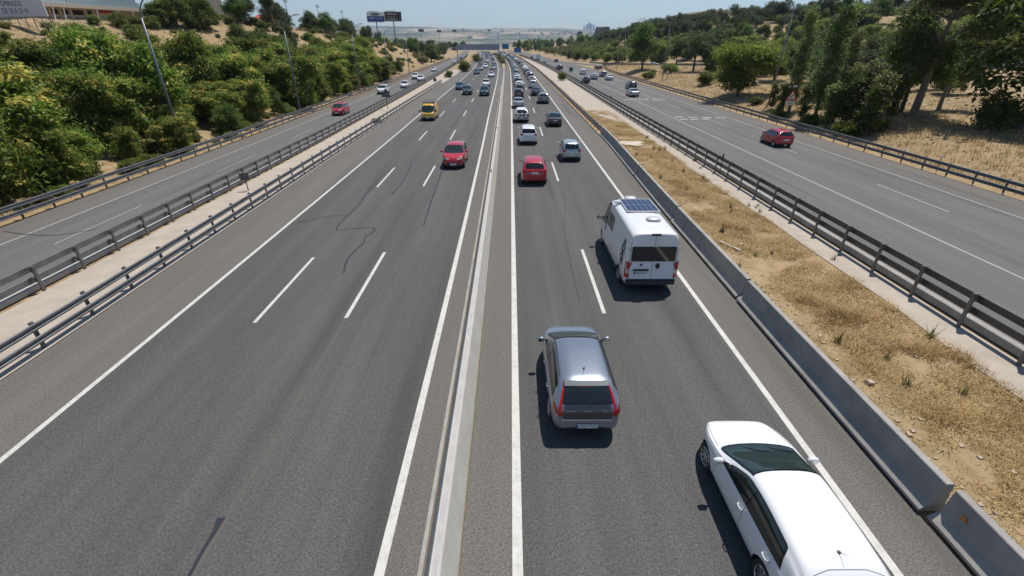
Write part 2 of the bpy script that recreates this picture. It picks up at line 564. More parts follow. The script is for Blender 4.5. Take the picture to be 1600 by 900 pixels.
for (u, v) in ((765, 268), (776, 200), (779, 156.5), (783, 118)):
    p = P(u, v, .85)
    bb = MB()
    bb.box((f_MED(p.y), p.y, .87), (.07, .05, .11))
    bb.box((f_MED(p.y), p.y, .93), (.10, .03, .05))
    bb.build('marker', M_BLACK, med)
for (u, v) in ((733, 741), (729, 716)):                    # weeds in the joint
    p = P(u, v)

segs = [(-4.0, 6.15, 0), (6.3, 15.3, .06), (15.45, 24.1, .03), (24.25, 33.8, 0), (33.95, 43.0, .02), (43.15, 51.5, 0)]
names = ['nearest concrete barrier block on the right with an orange reflector', 'concrete barrier block beside the white estate car', 'concrete barrier block just behind the white camper van',
         'concrete barrier block alongside the white camper van', 'concrete barrier block ahead of the white camper van', 'last concrete barrier block where the metal rail begins on the right']
for (a, e, off), lb in zip(segs, names):
    b = MB()
    ys = np.linspace(a, e, 5)
    extrude(b, NJ, [Vector((f_RB(y) + .33 - off, y, .07)) for y in ys])
    o = b.build('concrete_barrier', M_CONC2, label=lb, cat='barrier', group='concrete barrier blocks on the right')
    if a < 0:
        bb = MB()
        bb.box((f_RB(5.7) + .31 - .125, 5.75, .58), (.03, .10, .06), M=Matrix.Rotation(.12, 3, 'Y'))
        bb.build('reflector', mat('orange_reflector', (.55, .16, .02), .3), o)
    for q in np.arange(a + .8, e - .3, 1.9):
        bb = MB()
        bb.box((f_RB(q) + .06 - off, q, .034), (.1, .4, .07))
        bb.build('shim', M_BLACK, o)

WB = [(0, -.125), (.05, -.105), (.05, -.05), (.0, -.025), (0, .025), (.05, .05), (.05, .105), (0, .125), (-.008, .12), (-.004, .025), (-.004, -.025), (-.008, -.12)]
def beam(parent, f, d0, d1, z, side, m):
    b = MB()
    prof = [(a * side, h) for a, h in WB]
    if side < 0: prof = prof[::-1]
    prof = prof + [prof[0]]
    ds = dist_steps(d0, d1)
    extrude(b, prof, [Vector((f(d), d, z)) for d in ds], close_ends=False)
    return b.build('rail_beam', m, parent)
def guard_rail(name, label, f, d0, d1, side, first, step, mbeam, mpost, hts=(.80, .37), post_side=0.08, post_h=.95, near=125, cap=False, group='motorway guard rails'):
    root = empty(name, (f(d0), d0, 0), label=label, cat='guard rail', group=group)
    root.location = (0, 0, 0)
    for h in hts:
        beam(root, lambda d: f(d) + side * .05, d0, d1, h, side, mbeam)
    pm = MB()
    pm.box((0, 0, post_h / 2), (.055, .12, post_h))
    pm.box((0, 0, post_h - .05), (.115, .11, .05))
    if cap:
        pm.box((.09 * side, 0, post_h + .012), (.26, .10, .022), 1)
    for h in hts:
        pm.box((side * .07, 0, h), (.10, .10, .18))
    me = pm.mesh('post', [mpost, M_GALV])
    d = first
    rest = MB()
    while d < d1:
        x = f(d) - side * post_side
        if d < near:
            o = link('post', me, root)
            o.location = (x, d, 0)
        else:
            rest.box((x, d, post_h / 2), (.06, .12, post_h))
        d += step
    if rest.v:
        rest.build('post', mpost, root, kind='stuff')
    return root

guard_rail('guard_rail', 'double steel rail along the far left verge below the green bank', lambda d: f_L1(d) - .35, -4, 330, 1, .3, 2.05, M_GALV, M_POST)
cb = guard_rail('guard_rail', 'double steel rail on a concrete kerb between left collector road and pale paving', lambda d: f_CB(d) - .12, -4, 420, -1, .2, 2.0, M_GALV, M_POST, post_side=.14, post_h=1.08, hts=(.93, .50))
b = MB()
extrude(b, [(-.16, 0), (-.16, .18), (-.13, .20), (.1, .20), (.12, .18), (.12, 0)], [Vector((f_CB(d) - .42, d, 0)) for d in dist_steps(-6, 300)])
b.build('concrete_kerb', M_CONC, cb)
guard_rail('guard_rail', 'double steel rail along the left shoulder of the main carriageway', f_MR, -4, 124, 1, .1, 2.04, M_GALV, M_POST)
guard_rail('guard_rail', 'short far steel rail past the roadside bushes on the left carriageway', f_MR, 255, 520, 1, 255, 4, M_GALV, M_POST, hts=(.7,))
guard_rail('guard_rail', 'steel rail running on from the concrete blocks on the right shoulder', lambda d: f_RB(d) + .25, 51.8, 520, -1, 52.5, 2.1, M_GALV, M_POST, hts=(.74, .42), post_h=.85)
sr = guard_rail('guard_rail', 'dark double steel rail with capped posts beside the dry grass strip', f_SR, -4, 420, 1, .5, 2.17, M_DARKGALV, M_POST, post_side=.13, post_h=1.28, cap=True, hts=(1.10, .66))
b = MB()
extrude(b, [(-.14, 0), (-.14, .26), (-.11, .28), (.1, .28), (.12, .26), (.12, 0)], [Vector((f_SR(d) + .36, d, 0)) for d in dist_steps(-6, 300)])
b.build('concrete_kerb', M_CONC2, sr)
guard_rail('guard_rail', 'double steel rail along the right edge in front of the trees', f_RE, 4, 174, -1, 4.9, 2.25, M_GALV, M_POST)
def path_rail(label, path, side, hts=(.72, .40), step=4):
    root = empty('guard_rail', tuple(path[0]), label=label, cat='guard rail', group='motorway guard rails')
    root.location = (0, 0, 0)
    for h in hts:
        b = MB()
        extrude(b, [(0, -.15), (.04, 0), (0, .15)], [p + Vector((0, 0, h)) for p in path], close_ends=False)
        b.build('rail_beam', M_GALV, root)
    acc = 0
    for i in range(1, len(path)):
        acc += (path[i] - path[i - 1]).length
        if acc > step:
            acc = 0
            pm = MB()
            pm.box(path[i] + Vector((0, 0, .42)), (.08, .1, .84))
            pm.build('post', M_POST, root)
def off_path(pts, o):
    out = []
    for i, p in enumerate(pts):
        t = pts[min(i + 1, len(pts) - 1)] - pts[max(i - 1, 0)]
        q = Vector((t.y, -t.x, 0)).normalized()
        out.append(p + q * o)
    return out
# ramp that swings in from the right
rp = [p + Vector((0, 0, .03)) for p in RAMP_PTS]
b = MB()
b.uv = []
la, ra = off_path(rp, 3.6), off_path(rp, -3.6)
for i in range(len(rp)):
    b.v += [tuple(la[i]), tuple(ra[i])]
    b.uv += [(0, i * 4), (7, i * 4)]
b.f = [(2 * i, 2 * i + 2, 2 * i + 3, 2 * i + 1) for i in range(len(rp) - 1)]
b.m = [0] * len(b.f)
ramp = b.build('ramp', M_COLL, kind='structure')
for off in (2.9, -2.9):
    c = off_path(rp, off)
    b = MB()
    extrude(b, [(-.07, .006), (.07, .006)], c[12:], close_ends=False)
    b.build('lane_line', M_WHITE, ramp)
path_rail('steel rail curving along the near side of the ramp', [Vector((f_RE(174), 174, 0))] + off_path(rp, 4.1)[17:], 1)
path_rail('steel rail curving along the far side of the ramp', off_path(rp, -4.2)[9:], -1)
for s_, f_, lb in ((1, lambda d: f_LR(d) + 1.5, 'left'), (-1, lambda d: f_RL(d) - 1.4, 'right')):
    guard_rail('guard_rail', 'far steel rail on the %s side of the overgrown median wedge' % lb, f_, 214, 520, -s_, 214, 4, M_DARKGALV, M_POST, hts=(.65,), post_h=.75)

# ------------------------------------------------------------------ vehicles
M_GLASS = mat('car_glass', (.012, .016, .017), .04, spec=.7, coat=.3)
M_SCREEN = mat('tinted_screen', (.020, .034, .034), .08, spec=.4)
M_GLOSSB = mat('gloss_black_surround', (.012, .012, .013), .1, coat=.5)
M_RIM = mat('alloy_rim', (.52, .53, .54), .3, metal=.85)
M_TAIL = mat('tail_lamp', (.38, .008, .012), .12, coat=.6)
M_HEAD = mat('head_lamp', (.62, .64, .66), .08, metal=.3, coat=.8)
M_TRIM = mat('grey_cladding', (.05, .05, .052), .6)
M_PLATE = mat('number_plate', (.70, .70, .68), .45)
M_PLATEB = mat('plate_blue', (.02, .05, .30), .45)
M_SEAM = mat('panel_gap', (.03, .03, .03), .7)
M_CHROME = mat('chrome_strip', (.75, .76, .78), .12, metal=1.0)
def paint(name, c, metal=0.0, rough=.32):
    return mat('paint_' + name, c, rough, metal=metal, coat=.8, spec=.5)
PAINT = dict(white=paint('white', (.74, .75, .76)), silver=paint('silver', (.42, .44, .46), .55), steel=paint('steel_grey', (.25, .28, .33), .65),
             grey=paint('grey', (.16, .17, .18), .45), dark=paint('dark_grey', (.045, .048, .053), .35), black=paint('black', (.012, .012, .014)),
             red=paint('red', (.42, .012, .025)), darkred=paint('dark_red', (.16, .012, .018)), blue=paint('blue', (.03, .075, .16), .35), teal=paint('dark_teal', (.02, .05, .06), .2),
             yellow=paint('yellow', (.72, .42, .03)), green=paint('green', (.03, .16, .10)), plum=paint('plum', (.035, .012, .018)), brown=paint('brown', (.10, .075, .06), .3))

def chaikin(pts, it=2):
    for _ in range(it):
        out = [pts[0]]
        for a, b in zip(pts[:-1], pts[1:]):
            out.append((a[0] * .75 + b[0] * .25, a[1] * .75 + b[1] * .25))
            out.append((a[0] * .25 + b[0] * .75, a[1] * .25 + b[1] * .75))
        out.append(pts[-1])
        pts = out
    return pts

class Car:
    """one kind of car: a lofted body (y forward, origin on the road under the middle) and patches that follow its surface"""
    def __init__(s, L, top, width, belt, bottom, tumble=.36, wheels=(), wr=.31, box=False):
        s.L = L
        s.ft, s.fw, s.fbelt, s.fb = pchip(top), pchip(width), pchip(belt), pchip(bottom)
        s.tumble, s.wheels, s.rad, s.box = tumble, wheels, wr, box
        s.loft()
    def gh(s, y):
        return s.ft(y) - min(s.fbelt(y), s.ft(y) - .045)
    def roof_w(s, y):
        return .955 * s.fw(y) - s.tumble * s.gh(y)
    def section(s, y):
        zt, zb, w = s.ft(y), s.fb(y), s.fw(y)
        g = s.gh(y)
        zs = zt - g
        a = min(1., g / .35)
        wr = s.roof_w(y)
        h = zs - zb
        if s.box:
            pts = [(0, zb), (.8 * w, zb), (.97 * w, zb + .03), (w, zb + .2 * h), (w, zb + .6 * h), (w, zs - .05 * h), (.99 * w, zs), (.5 * (.99 * w + wr), zs + g * .5),
                   (wr + .01, zt - .26 * a - .02), (wr - .02, zt - .12 * a - .01), (wr - .16 * a - .03, zt - .035 * a), (wr * .5, zt - .006), (0, zt)]
        else:
            pts = [(0, zb), (.72 * w, zb), (.92 * w, zb + .05 * h), (.99 * w, zb + .25 * h), (w, zb + .62 * h), (.992 * w, zs - .10 * h), (.955 * w, zs), (.5 * (.955 * w + wr), zs + g * .5),
                   (wr + .012, zt - .13 * a - .022), (wr - .035 * a - .012, zt - .055 * a - .012), (wr - .16 * a - .06, zt - .016 * a - .006), (wr * .45, zt - .003), (0, zt)]
        return chaikin(pts, 2)
    def loft(s):
        n = 76
        b = MB()
        rows = []
        for i in range(n):
            t = i / (n - 1)
            t = t * .5 + .5 * t * t * (3 - 2 * t)
            t = t * .6 + .4 * t * t * (3 - 2 * t)
            y = -s.L / 2 + s.L * t
            sec = s.section(y)
            full = [(x, z) for x, z in sec] + [(-x, z) for x, z in sec[-2:0:-1]]
            rows.append(len(b.v))
            b.v += [(x, y, z) for x, z in full]
            m = len(full)
        for i in range(n - 1):
            for k in range(m):
                k2 = (k + 1) % m
                b.f.append((rows[i] + k, rows[i] + k2, rows[i + 1] + k2, rows[i + 1] + k))
        for i, flip in ((0, False), (n - 1, True)):                    # close nose and tail
            y = b.v[rows[i]][1]
            zc = sum(b.v[rows[i] + k][2] for k in range(m)) / m
            c = len(b.v)
            b.v.append((0, y + (.012 if flip else -.012), zc))
            for k in range(m):
                k2 = (k + 1) % m
                b.f.append((rows[i] + k, c, rows[i] + k2) if not flip else (rows[i] + k, rows[i] + k2, c))
        b.m = [0] * len(b.f)
        s.raw = b
        s.bvh = BVHTree.FromPolygons([Vector(v) for v in b.v], b.f)
    def body_mesh(s, paint_m, dark_below=None):
        me = s.raw.mesh('body', [paint_m, M_BLACK, M_TRIM], True)
        bm = bmesh.new()
        bm.from_mesh(me)
        bmesh.ops.recalc_face_normals(bm, faces=bm.faces)
        bm.to_mesh(me)
        bm.free()
        tmp = bpy.data.objects.new('tmp_body', me)
        COL.objects.link(tmp)
        cut = MB()
        for y in s.wheels:
            for sd in (-1, 1):
                w = s.fw(y)
                n = 28
                ring = [(math.cos(2 * math.pi * k / n) * (s.rad + .055), math.sin(2 * math.pi * k / n) * (s.rad + .055)) for k in range(n)]
                x0, x1 = sorted((sd * (w - .26), sd * (w + .2)))
                o = len(cut.v)
                cut.v += [(x0, y + a, s.rad + c) for a, c in ring] + [(x1, y + a, s.rad + c) for a, c in ring]
                for k in range(n):
                    k2 = (k + 1) % n
                    cut.f.append((o + k, o + k2, o + n + k2, o + n + k))
                cut.f.append(tuple(o + k for k in range(n - 1, -1, -1)))
                cut.f.append(tuple(o + n + k for k in range(n)))
        cut.m = [0] * len(cut.f)
        cme = cut.mesh('cut', [M_BLACK])
        bm = bmesh.new()
        bm.from_mesh(cme)
        bmesh.ops.recalc_face_normals(bm, faces=bm.faces)
        bm.to_mesh(cme)
        bm.free()
        co = bpy.data.objects.new('tmp_cut', cme)
        COL.objects.link(co)
        md = tmp.modifiers.new('b', 'BOOLEAN')
        md.object, md.operation, md.solver = co, 'DIFFERENCE', 'EXACT'
        md.material_mode = 'TRANSFER'
        dg = bpy.context.evaluated_depsgraph_get()
        dg.update()
        out = bpy.data.meshes.new_from_object(tmp.evaluated_get(dg))
        bpy.data.objects.remove(tmp)
        bpy.data.objects.remove(co)
        mats = [paint_m, M_BLACK, M_TRIM]
        idx = []
        for p in out.polygons:
            nm = out.materials[p.material_index].name if out.materials and out.materials[p.material_index] else ''
            k = 1 if nm == 'black_plastic' else 0
            if k == 0 and (p.center.z < (dark_below or -1) or p.normal.z < -.8):
                k = 2
            idx.append(k)
        out.materials.clear()
        for m in mats:
            out.materials.append(m)
        out.polygons.foreach_set('material_index', idx)
        out.polygons.foreach_set('use_smooth', [True] * len(idx))
        out.set_sharp_from_angle(angle=R(38))
        out.name = 'body'
        return out
    # --- patches
    def hit(s, a, b, view):
        if view == 'left': o, d = (-3, a, b), (1, 0, 0)
        elif view == 'right': o, d = (3, a, b), (-1, 0, 0)
        elif view == 'rear': o, d = (a, -s.L, b), (0, 1, 0)
        elif view == 'front': o, d = (a, s.L, b), (0, -1, 0)
        else: o, d = (a, b, 4), (0, 0, -1)
        loc, nrm, _, _ = s.bvh.ray_cast(Vector(o), Vector(d))
        if loc is None:
            loc, nrm, _, _ = s.bvh.find_nearest(Vector(o) + Vector(d) * (3 - .8 if view in ('left', 'right') else s.L / 2 if view != 'top' else 3))
        if nrm.dot(Vector(d)) > 0: nrm = -nrm
        return loc, nrm
    def patch(s, poly, view, off=.006, grid=.09):
        """fill a 2D outline (seen in the given view) with points, drop them on the body, lift them by off"""
        pts = []
        for i, p in enumerate(poly):
            q = poly[(i + 1) % len(poly)]
            n = max(1, int(math.hypot(q[0] - p[0], q[1] - p[1]) / grid))
            pts += [(p[0] + (q[0] - p[0]) * k / n, p[1] + (q[1] - p[1]) * k / n) for k in range(n)]
        nb = len(pts)
        xs, ys = [p[0] for p in pts], [p[1] for p in pts]
        def inside(x, y):
            c = False
            for i in range(nb):
                (x1, y1), (x2, y2) = pts[i], pts[(i - 1) % nb]
                if (y1 > y) != (y2 > y) and x < (x2 - x1) * (y - y1) / (y2 - y1) + x1: c = not c
            return c
        gx = np.arange(min(xs) + grid / 2, max(xs), grid)
        gy = np.arange(min(ys) + grid / 2, max(ys), grid)
        for x in gx:
            for y in gy:
                if inside(x, y) and min((x - p[0]) ** 2 + (y - p[1]) ** 2 for p in pts) > (grid * .4) ** 2:
                    pts.append((float(x), float(y)))
        v2, _, f2, _, _, _ = delaunay_2d_cdt([Vector(p) for p in pts], [], [list(range(nb))], 1, 1e-5)
        vs = []
        for p in v2:
            loc, nrm = s.hit(p.x, p.y, view)
            vs.append(loc + nrm * off)
        want = {'left': Vector((-1, 0, 0)), 'right': Vector((1, 0, 0)), 'rear': Vector((0, -1, 0)), 'front': Vector((0, 1, 0)), 'top': Vector((0, 0, 1))}[view]
        fs = []
        for f in f2:
            n = (vs[f[1]] - vs[f[0]]).cross(vs[f[2]] - vs[f[0]])
            fs.append(tuple(f) if n.dot(want) > 0 else tuple(reversed(f)))
        return vs, fs
    def put(s, root, name, polys, m, off=.006, grid=.09, label=None):
        b = MB()
        for poly, view in polys:
            v, f = s.patch(poly, view, off, grid)
            b.add(v, f)
        return b.build(name, m, root, smooth=True, label=label)

def rect(x0, x1, y0, y1, r=.03):
    out = []
    for cx, cy, a0 in ((x1 - r, y1 - r, 0), (x0 + r, y1 - r, 90), (x0 + r, y0 + r, 180), (x1 - r, y0 + r, 270)):
        for k in range(3):
            t = R(a0 + 45 * k)
            out.append((cx + r * math.cos(t), cy + r * math.sin(t)))
    return out
def trap(z0, z1, a0, a1, r=.0):
    pts = [(-a0, z0), (a0, z0), (a1, z1), (-a1, z1)]
    if not r: return pts
    out = []
    for i in range(4):
        p, q, n = Vector(pts[i]), Vector(pts[i - 1]), Vector(pts[(i + 1) % 4])
        a, c = p + (q - p).normalized() * r, p + (n - p).normalized() * r
        out += [tuple(a), tuple(p * .5 + a * .25 + c * .25), tuple(c)]
    return out

def wheel_mesh(r, w=.2):
    t = MB()
    t.lathe([(r * .66, -w / 2 + .01), (r * .80, -w / 2), (r * .95, -w / 2 + .012), (r, -w / 2 + .04), (r, w / 2 - .04), (r * .95, w / 2 - .012), (r * .80, w / 2), (r * .66, w / 2 - .01)], 26)
    k = MB()
    k.lathe([(r * .67, w / 2 - .005), (r * .63, w / 2 - .012), (r * .60, w / 2 - .05), (.0, w / 2 - .06)], 26, 1)
    k.lathe([(r * .69, w / 2 - .012), (r * .66, w / 2 + .003), (r * .62, w / 2 - .01)], 26)
    k.lathe([(r * .17, w / 2 - .055), (r * .16, w / 2 - .008), (.001, w / 2 - .004)], 14)
    for i in range(9):
        M = Matrix.Rotation(2 * math.pi * i / 9, 3, 'X')
        k.box(M @ Vector((w / 2 - .022, 0, r * .39)), (.022, r * .12, r * .50), 0, M)
    return t.mesh('tyre', M_RUBBER, True), k.mesh('rim', [M_RIM, M_BLACK])
WHEELS = {}
def add_wheels(root, c):
    key = round(c.rad, 3)
    if key not in WHEELS:
        WHEELS[key] = wheel_mesh(c.rad)
    tm, rm = WHEELS[key]
    for y in c.wheels:
        for sd in (-1, 1):
            w = link('wheel', tm, root)
            w.location = (sd * (c.fw(y) - .115), y, c.rad)
            w.rotation_euler = (0, 0, 0 if sd > 0 else math.pi)
            link('rim', rm, w)
def text_mesh(s, size, m, thick=0.0):
    cu = bpy.data.curves.new('lettering', 'FONT')
    cu.body = s
    cu.size = size
    cu.align_x = 'CENTER'
    cu.align_y = 'CENTER'
    cu.extrude = thick
    cu.resolution_u = 3
    o = bpy.data.objects.new('tmp_text', cu)
    COL.objects.link(o)
    dg = bpy.context.evaluated_depsgraph_get()
    dg.update()
    me = bpy.data.meshes.new_from_object(o.evaluated_get(dg))
    bpy.data.objects.remove(o)
    me.materials.clear()
    me.materials.append(m)
    me.name = 'lettering'
    return me
M_INK = mat('black_ink', (.015, .015, .02), .5)
def plate(root, c, x, z, view, text=None, w=.52, h=.115):
    loc, n = c.hit(x, z, view)
    sg = -1 if view == 'rear' else 1
    b = MB()
    b.box((0, 0, 0), (w, .014, h))
    o = b.build('number_plate', M_PLATE, root)
    o.location = loc + Vector((0, sg * .018, 0))
    bb = MB()
    bb.box((sg * (w / 2 - .022), sg * .002, 0), (.042, .0145, h - .006))
    bb.build('blue_band', M_PLATEB, o)
    if text:
        t = link('lettering', text_mesh(text, .105, M_INK), o)
        t.rotation_euler = (math.pi / 2, 0, 0 if sg < 0 else math.pi)
        t.location = (.022 * -sg, sg * .009, 0)
    return o
def mirrors(root, c, y, z, m, scale=1.0, arm=.06):
    for sd in (-1, 1):
        loc, n = c.hit(y, z, 'left' if sd < 0 else 'right')
        b = MB()
        pr = [(0.0, -.055), (.05, -.05), (.075, -.02), (.078, .02), (.066, .055), (.0, .06)]
        b.lathe(pr, 12, axis='x')
        b.v = [(v[0] * 1.75 * scale, v[2] * .8 * scale, v[1] * 1.0 * scale) for v in b.v]
        o = b.build('mirror', m, root, smooth=True)
        o.location = loc + Vector((sd * (arm + .09 * scale), -.0, .02))
        a = MB()
        a.box((-sd * (.07 * scale + arm / 2), .01, -.035), (arm + .08, .05, .03))
        a.build('mirror_arm', M_BLACK, o)
        g = MB()
        g.box((0, -.064 * scale, 0), (.15 * scale, .006, .09 * scale))
        g.build('mirror_glass', M_CHROME, o)
def handles(root, c, ys, z, m):
    for y in ys:
        for sd in (-1, 1):
            loc, n = c.hit(y, z, 'left' if sd < 0 else 'right')
            b = MB()
            b.tube([(0, -.085, 0), (sd * .035, -.06, .004), (sd * .04, 0, .006), (sd * .035, .06, .004), (0, .085, 0)], .013, 6)
            b.build('door_handle', m, root, smooth=True).location = loc

def side_glass(c, y0, y1, lean=.35, top=.145, low=.035, r=.07):
    """outline of side glass between y0 (rear) and y1 (front); the rear edge leans forward with height, its top corner is rounded"""
    zl, zh = (lambda y: c.fbelt(y) + low), (lambda y: c.ft(y) - top)
    yt = y0
    for _ in range(25):
        yt = .5 * yt + .5 * (y0 + lean * (zh(yt) - zl(y0)))
    n = 20
    lo = [(y, zl(y)) for y in np.linspace(y0, y1, n) if zh(y) - zl(y) > .03 or y < yt + .1]
    hi = [(y, zh(y)) for y in np.linspace(yt + r, y1, n) if zh(y) - zl(y) > .03]
    t, bt_ = Vector((yt, zh(yt))), Vector((y0, zl(y0)))
    e = t + (bt_ - t).normalized() * r
    m = (e + Vector(hi[0]) + t * 2) / 4
    return [(float(p[0]), float(p[1])) for p in lo + hi[::-1] + [tuple(m), tuple(e)]]

def windscreen(c, yb, yt, bow=.19, inset=.10, top_in=.08):
    n = 10
    L, Rr = [], []
    for i in range(n + 1):
        y = yb + (yt - yb) * i / n
        w = c.roof_w(y) - inset + (inset - top_in) * i / n
        L.append((-w, y))
        Rr.append((w, y))
    wb, wt = Rr[0][0], Rr[-1][0]
    low = [(wb * math.cos(math.pi * k / 8), yb + bow * math.sin(math.pi * k / 8)) for k in range(1, 8)]
    high = [(-wt * math.cos(math.pi * k / 8), yt + bow * .45 * math.sin(math.pi * k / 8)) for k in range(1, 8)]
    # clockwise: up the right side, across the top to the left, down the left, across the bottom
    return Rr + [(-x, y) for x, y in high][::1] + L[::-1] + [(-x, y) for x, y in low]

def gap(pts, w=.009):
    """thin closed outline along a polyline, for panel joints"""
    out_a, out_b = [], []
    for i, p in enumerate(pts):
        q0, q1 = Vector(pts[max(i - 1, 0)]), Vector(pts[min(i + 1, len(pts) - 1)])
        t = (q1 - q0).normalized()
        n = Vector((-t.y, t.x)) * w / 2
        out_a.append((p[0] + n.x, p[1] + n.y))
        out_b.append((p[0] - n.x, p[1] - n.y))
    return out_a + out_b[::-1]

SPEC = {}
def spec(name, **k): SPEC[name] = k
spec('hatch', L=4.26, W=.885, wheels=(-1.28, 1.33), wr=.315,
     top=[(-2.13, .60), (-2.115, .78), (-2.05, .97), (-1.97, 1.06), (-1.60, 1.36), (-1.3, 1.425), (-.35, 1.46), (.25, 1.42), (.62, 1.26), (1.18, .98), (1.5, .91), (1.88, .79), (2.07, .64), (2.13, .52)],
     belt=.945, y_side=(-1.62, 1.0), pillars=(-.15,), screen=(1.12, .30), rear=(1.06, 1.345, .60, .53), lean=.5)
spec('small', L=3.78, W=.845, wheels=(-1.2, 1.2), wr=.30,
     top=[(-1.89, .58), (-1.875, .80), (-1.82, .98), (-1.76, 1.06), (-1.50, 1.40), (-1.2, 1.475), (-.25, 1.51), (.33, 1.455), (.65, 1.30), (1.18, 1.02), (1.48, .92), (1.74, .76), (1.86, .58), (1.89, .48)],
     belt=.965, y_side=(-1.5, 1.05), pillars=(-.12,), screen=(1.14, .36), rear=(1.07, 1.38, .58, .50), lean=.45)
spec('city', L=3.5, W=.835, wheels=(-1.27, 1.22), wr=.30,
     top=[(-1.75, .58), (-1.735, .86), (-1.69, 1.02), (-1.5, 1.38), (-1.3, 1.49), (-.3, 1.55), (.4, 1.48), (.7, 1.32), (1.18, 1.06), (1.45, .96), (1.66, .78), (1.75, .55)],
     belt=.99, y_side=(-1.45, 1.1), pillars=(-.15,), screen=(1.14, .44), rear=(1.08, 1.40, .56, .50), lean=.4)
spec('suv', L=4.42, W=.915, wheels=(-1.33, 1.36), wr=.345,
     top=[(-2.21, .66), (-2.19, .90), (-2.12, 1.08), (-2.03, 1.18), (-1.76, 1.47), (-1.45, 1.57), (-.4, 1.63), (.2, 1.58), (.55, 1.42), (1.1, 1.13), (1.5, 1.06), (1.92, .95), (2.12, .78), (2.21, .60)],
     belt=1.06, y_side=(-1.8, .95), pillars=(-.25,), screen=(1.04, .25), rear=(1.17, 1.46, .62, .55), lean=.5, clad=.42)
spec('sedan', L=4.56, W=.88, wheels=(-1.33, 1.37), wr=.315,
     top=[(-2.28, .60), (-2.26, .84), (-2.18, .96), (-1.8, 1.01), (-1.58, 1.05), (-1.02, 1.32), (-.7, 1.40), (-.1, 1.43), (.3, 1.38), (.66, 1.22), (1.22, .96), (1.6, .88), (2.04, .75), (2.22, .60), (2.28, .5)],
     belt=.935, y_side=(-1.35, 1.0), pillars=(-.2,), screen=(1.14, .34), rear=None, rear_top=(-1.56, -.92), lean=.7)
spec('mpv', L=4.46, W=.89, wheels=(-1.33, 1.37), wr=.32,
     top=[(-2.23, .62), (-2.215, .88), (-2.16, 1.06), (-2.1, 1.13), (-1.95, 1.48), (-1.72, 1.595), (-.5, 1.65), (.4, 1.56), (.75, 1.38), (1.35, 1.04), (1.7, .94), (2.0, .80), (2.18, .62), (2.23, .52)],
     belt=1.0, y_side=(-1.95, 1.15), pillars=(-.05, -1.05), screen=(1.28, .46), rear=(1.12, 1.47, .64, .57), lean=.35)
spec('estate', L=4.62, W=.905, wheels=(-1.33, 1.40), wr=.325,
     top=[(-2.31, .60), (-2.29, .82), (-2.23, .98), (-2.15, 1.06), (-1.9, 1.33), (-1.65, 1.41), (-.6, 1.47), (-.05, 1.44), (.35, 1.29), (1.0, .99), (1.38, .915), (2.0, .79), (2.24, .60), (2.31, .48)],
     belt=.945, y_side=(-1.55, .80), pillars=(-.38,), screen=(.97, .02), rear=(1.06, 1.26, .60, .54), lean=.55)
spec('panel_van', L=4.45, W=.86, wheels=(-1.35, 1.45), wr=.31, box=True,
     top=[(-2.225, .55), (-2.22, 1.5), (-2.19, 1.82), (-2.08, 1.92), (-1.8, 1.95), (.75, 1.95), (1.15, 1.87), (1.35, 1.7), (1.85, 1.12), (1.95, 1.04), (2.12, .93), (2.19, .78), (2.225, .5)],
     belt=1.08, y_side=(.55, 1.68), pillars=(), screen=(1.80, 1.22), rear=(1.22, 1.70, .62, .57), lean=.05, tumble=.10, clad=.45)
spec('camper', L=5.99, W=1.025, wheels=(-1.95, 2.08), wr=.34, box=True,
     top=[(-2.995, .45), (-2.99, 1.6), (-2.965, 2.3), (-2.90, 2.45), (-2.72, 2.50), (.9, 2.52), (1.35, 2.46), (1.62, 2.28), (2.40, 1.36), (2.50, 1.26), (2.80, 1.06), (2.95, .85), (2.995, .5)],
     belt=1.28, y_side=(1.15, 2.18), pillars=(), screen=(2.38, 1.55), rear=None, lean=.03, tumble=.085, clad=.50)

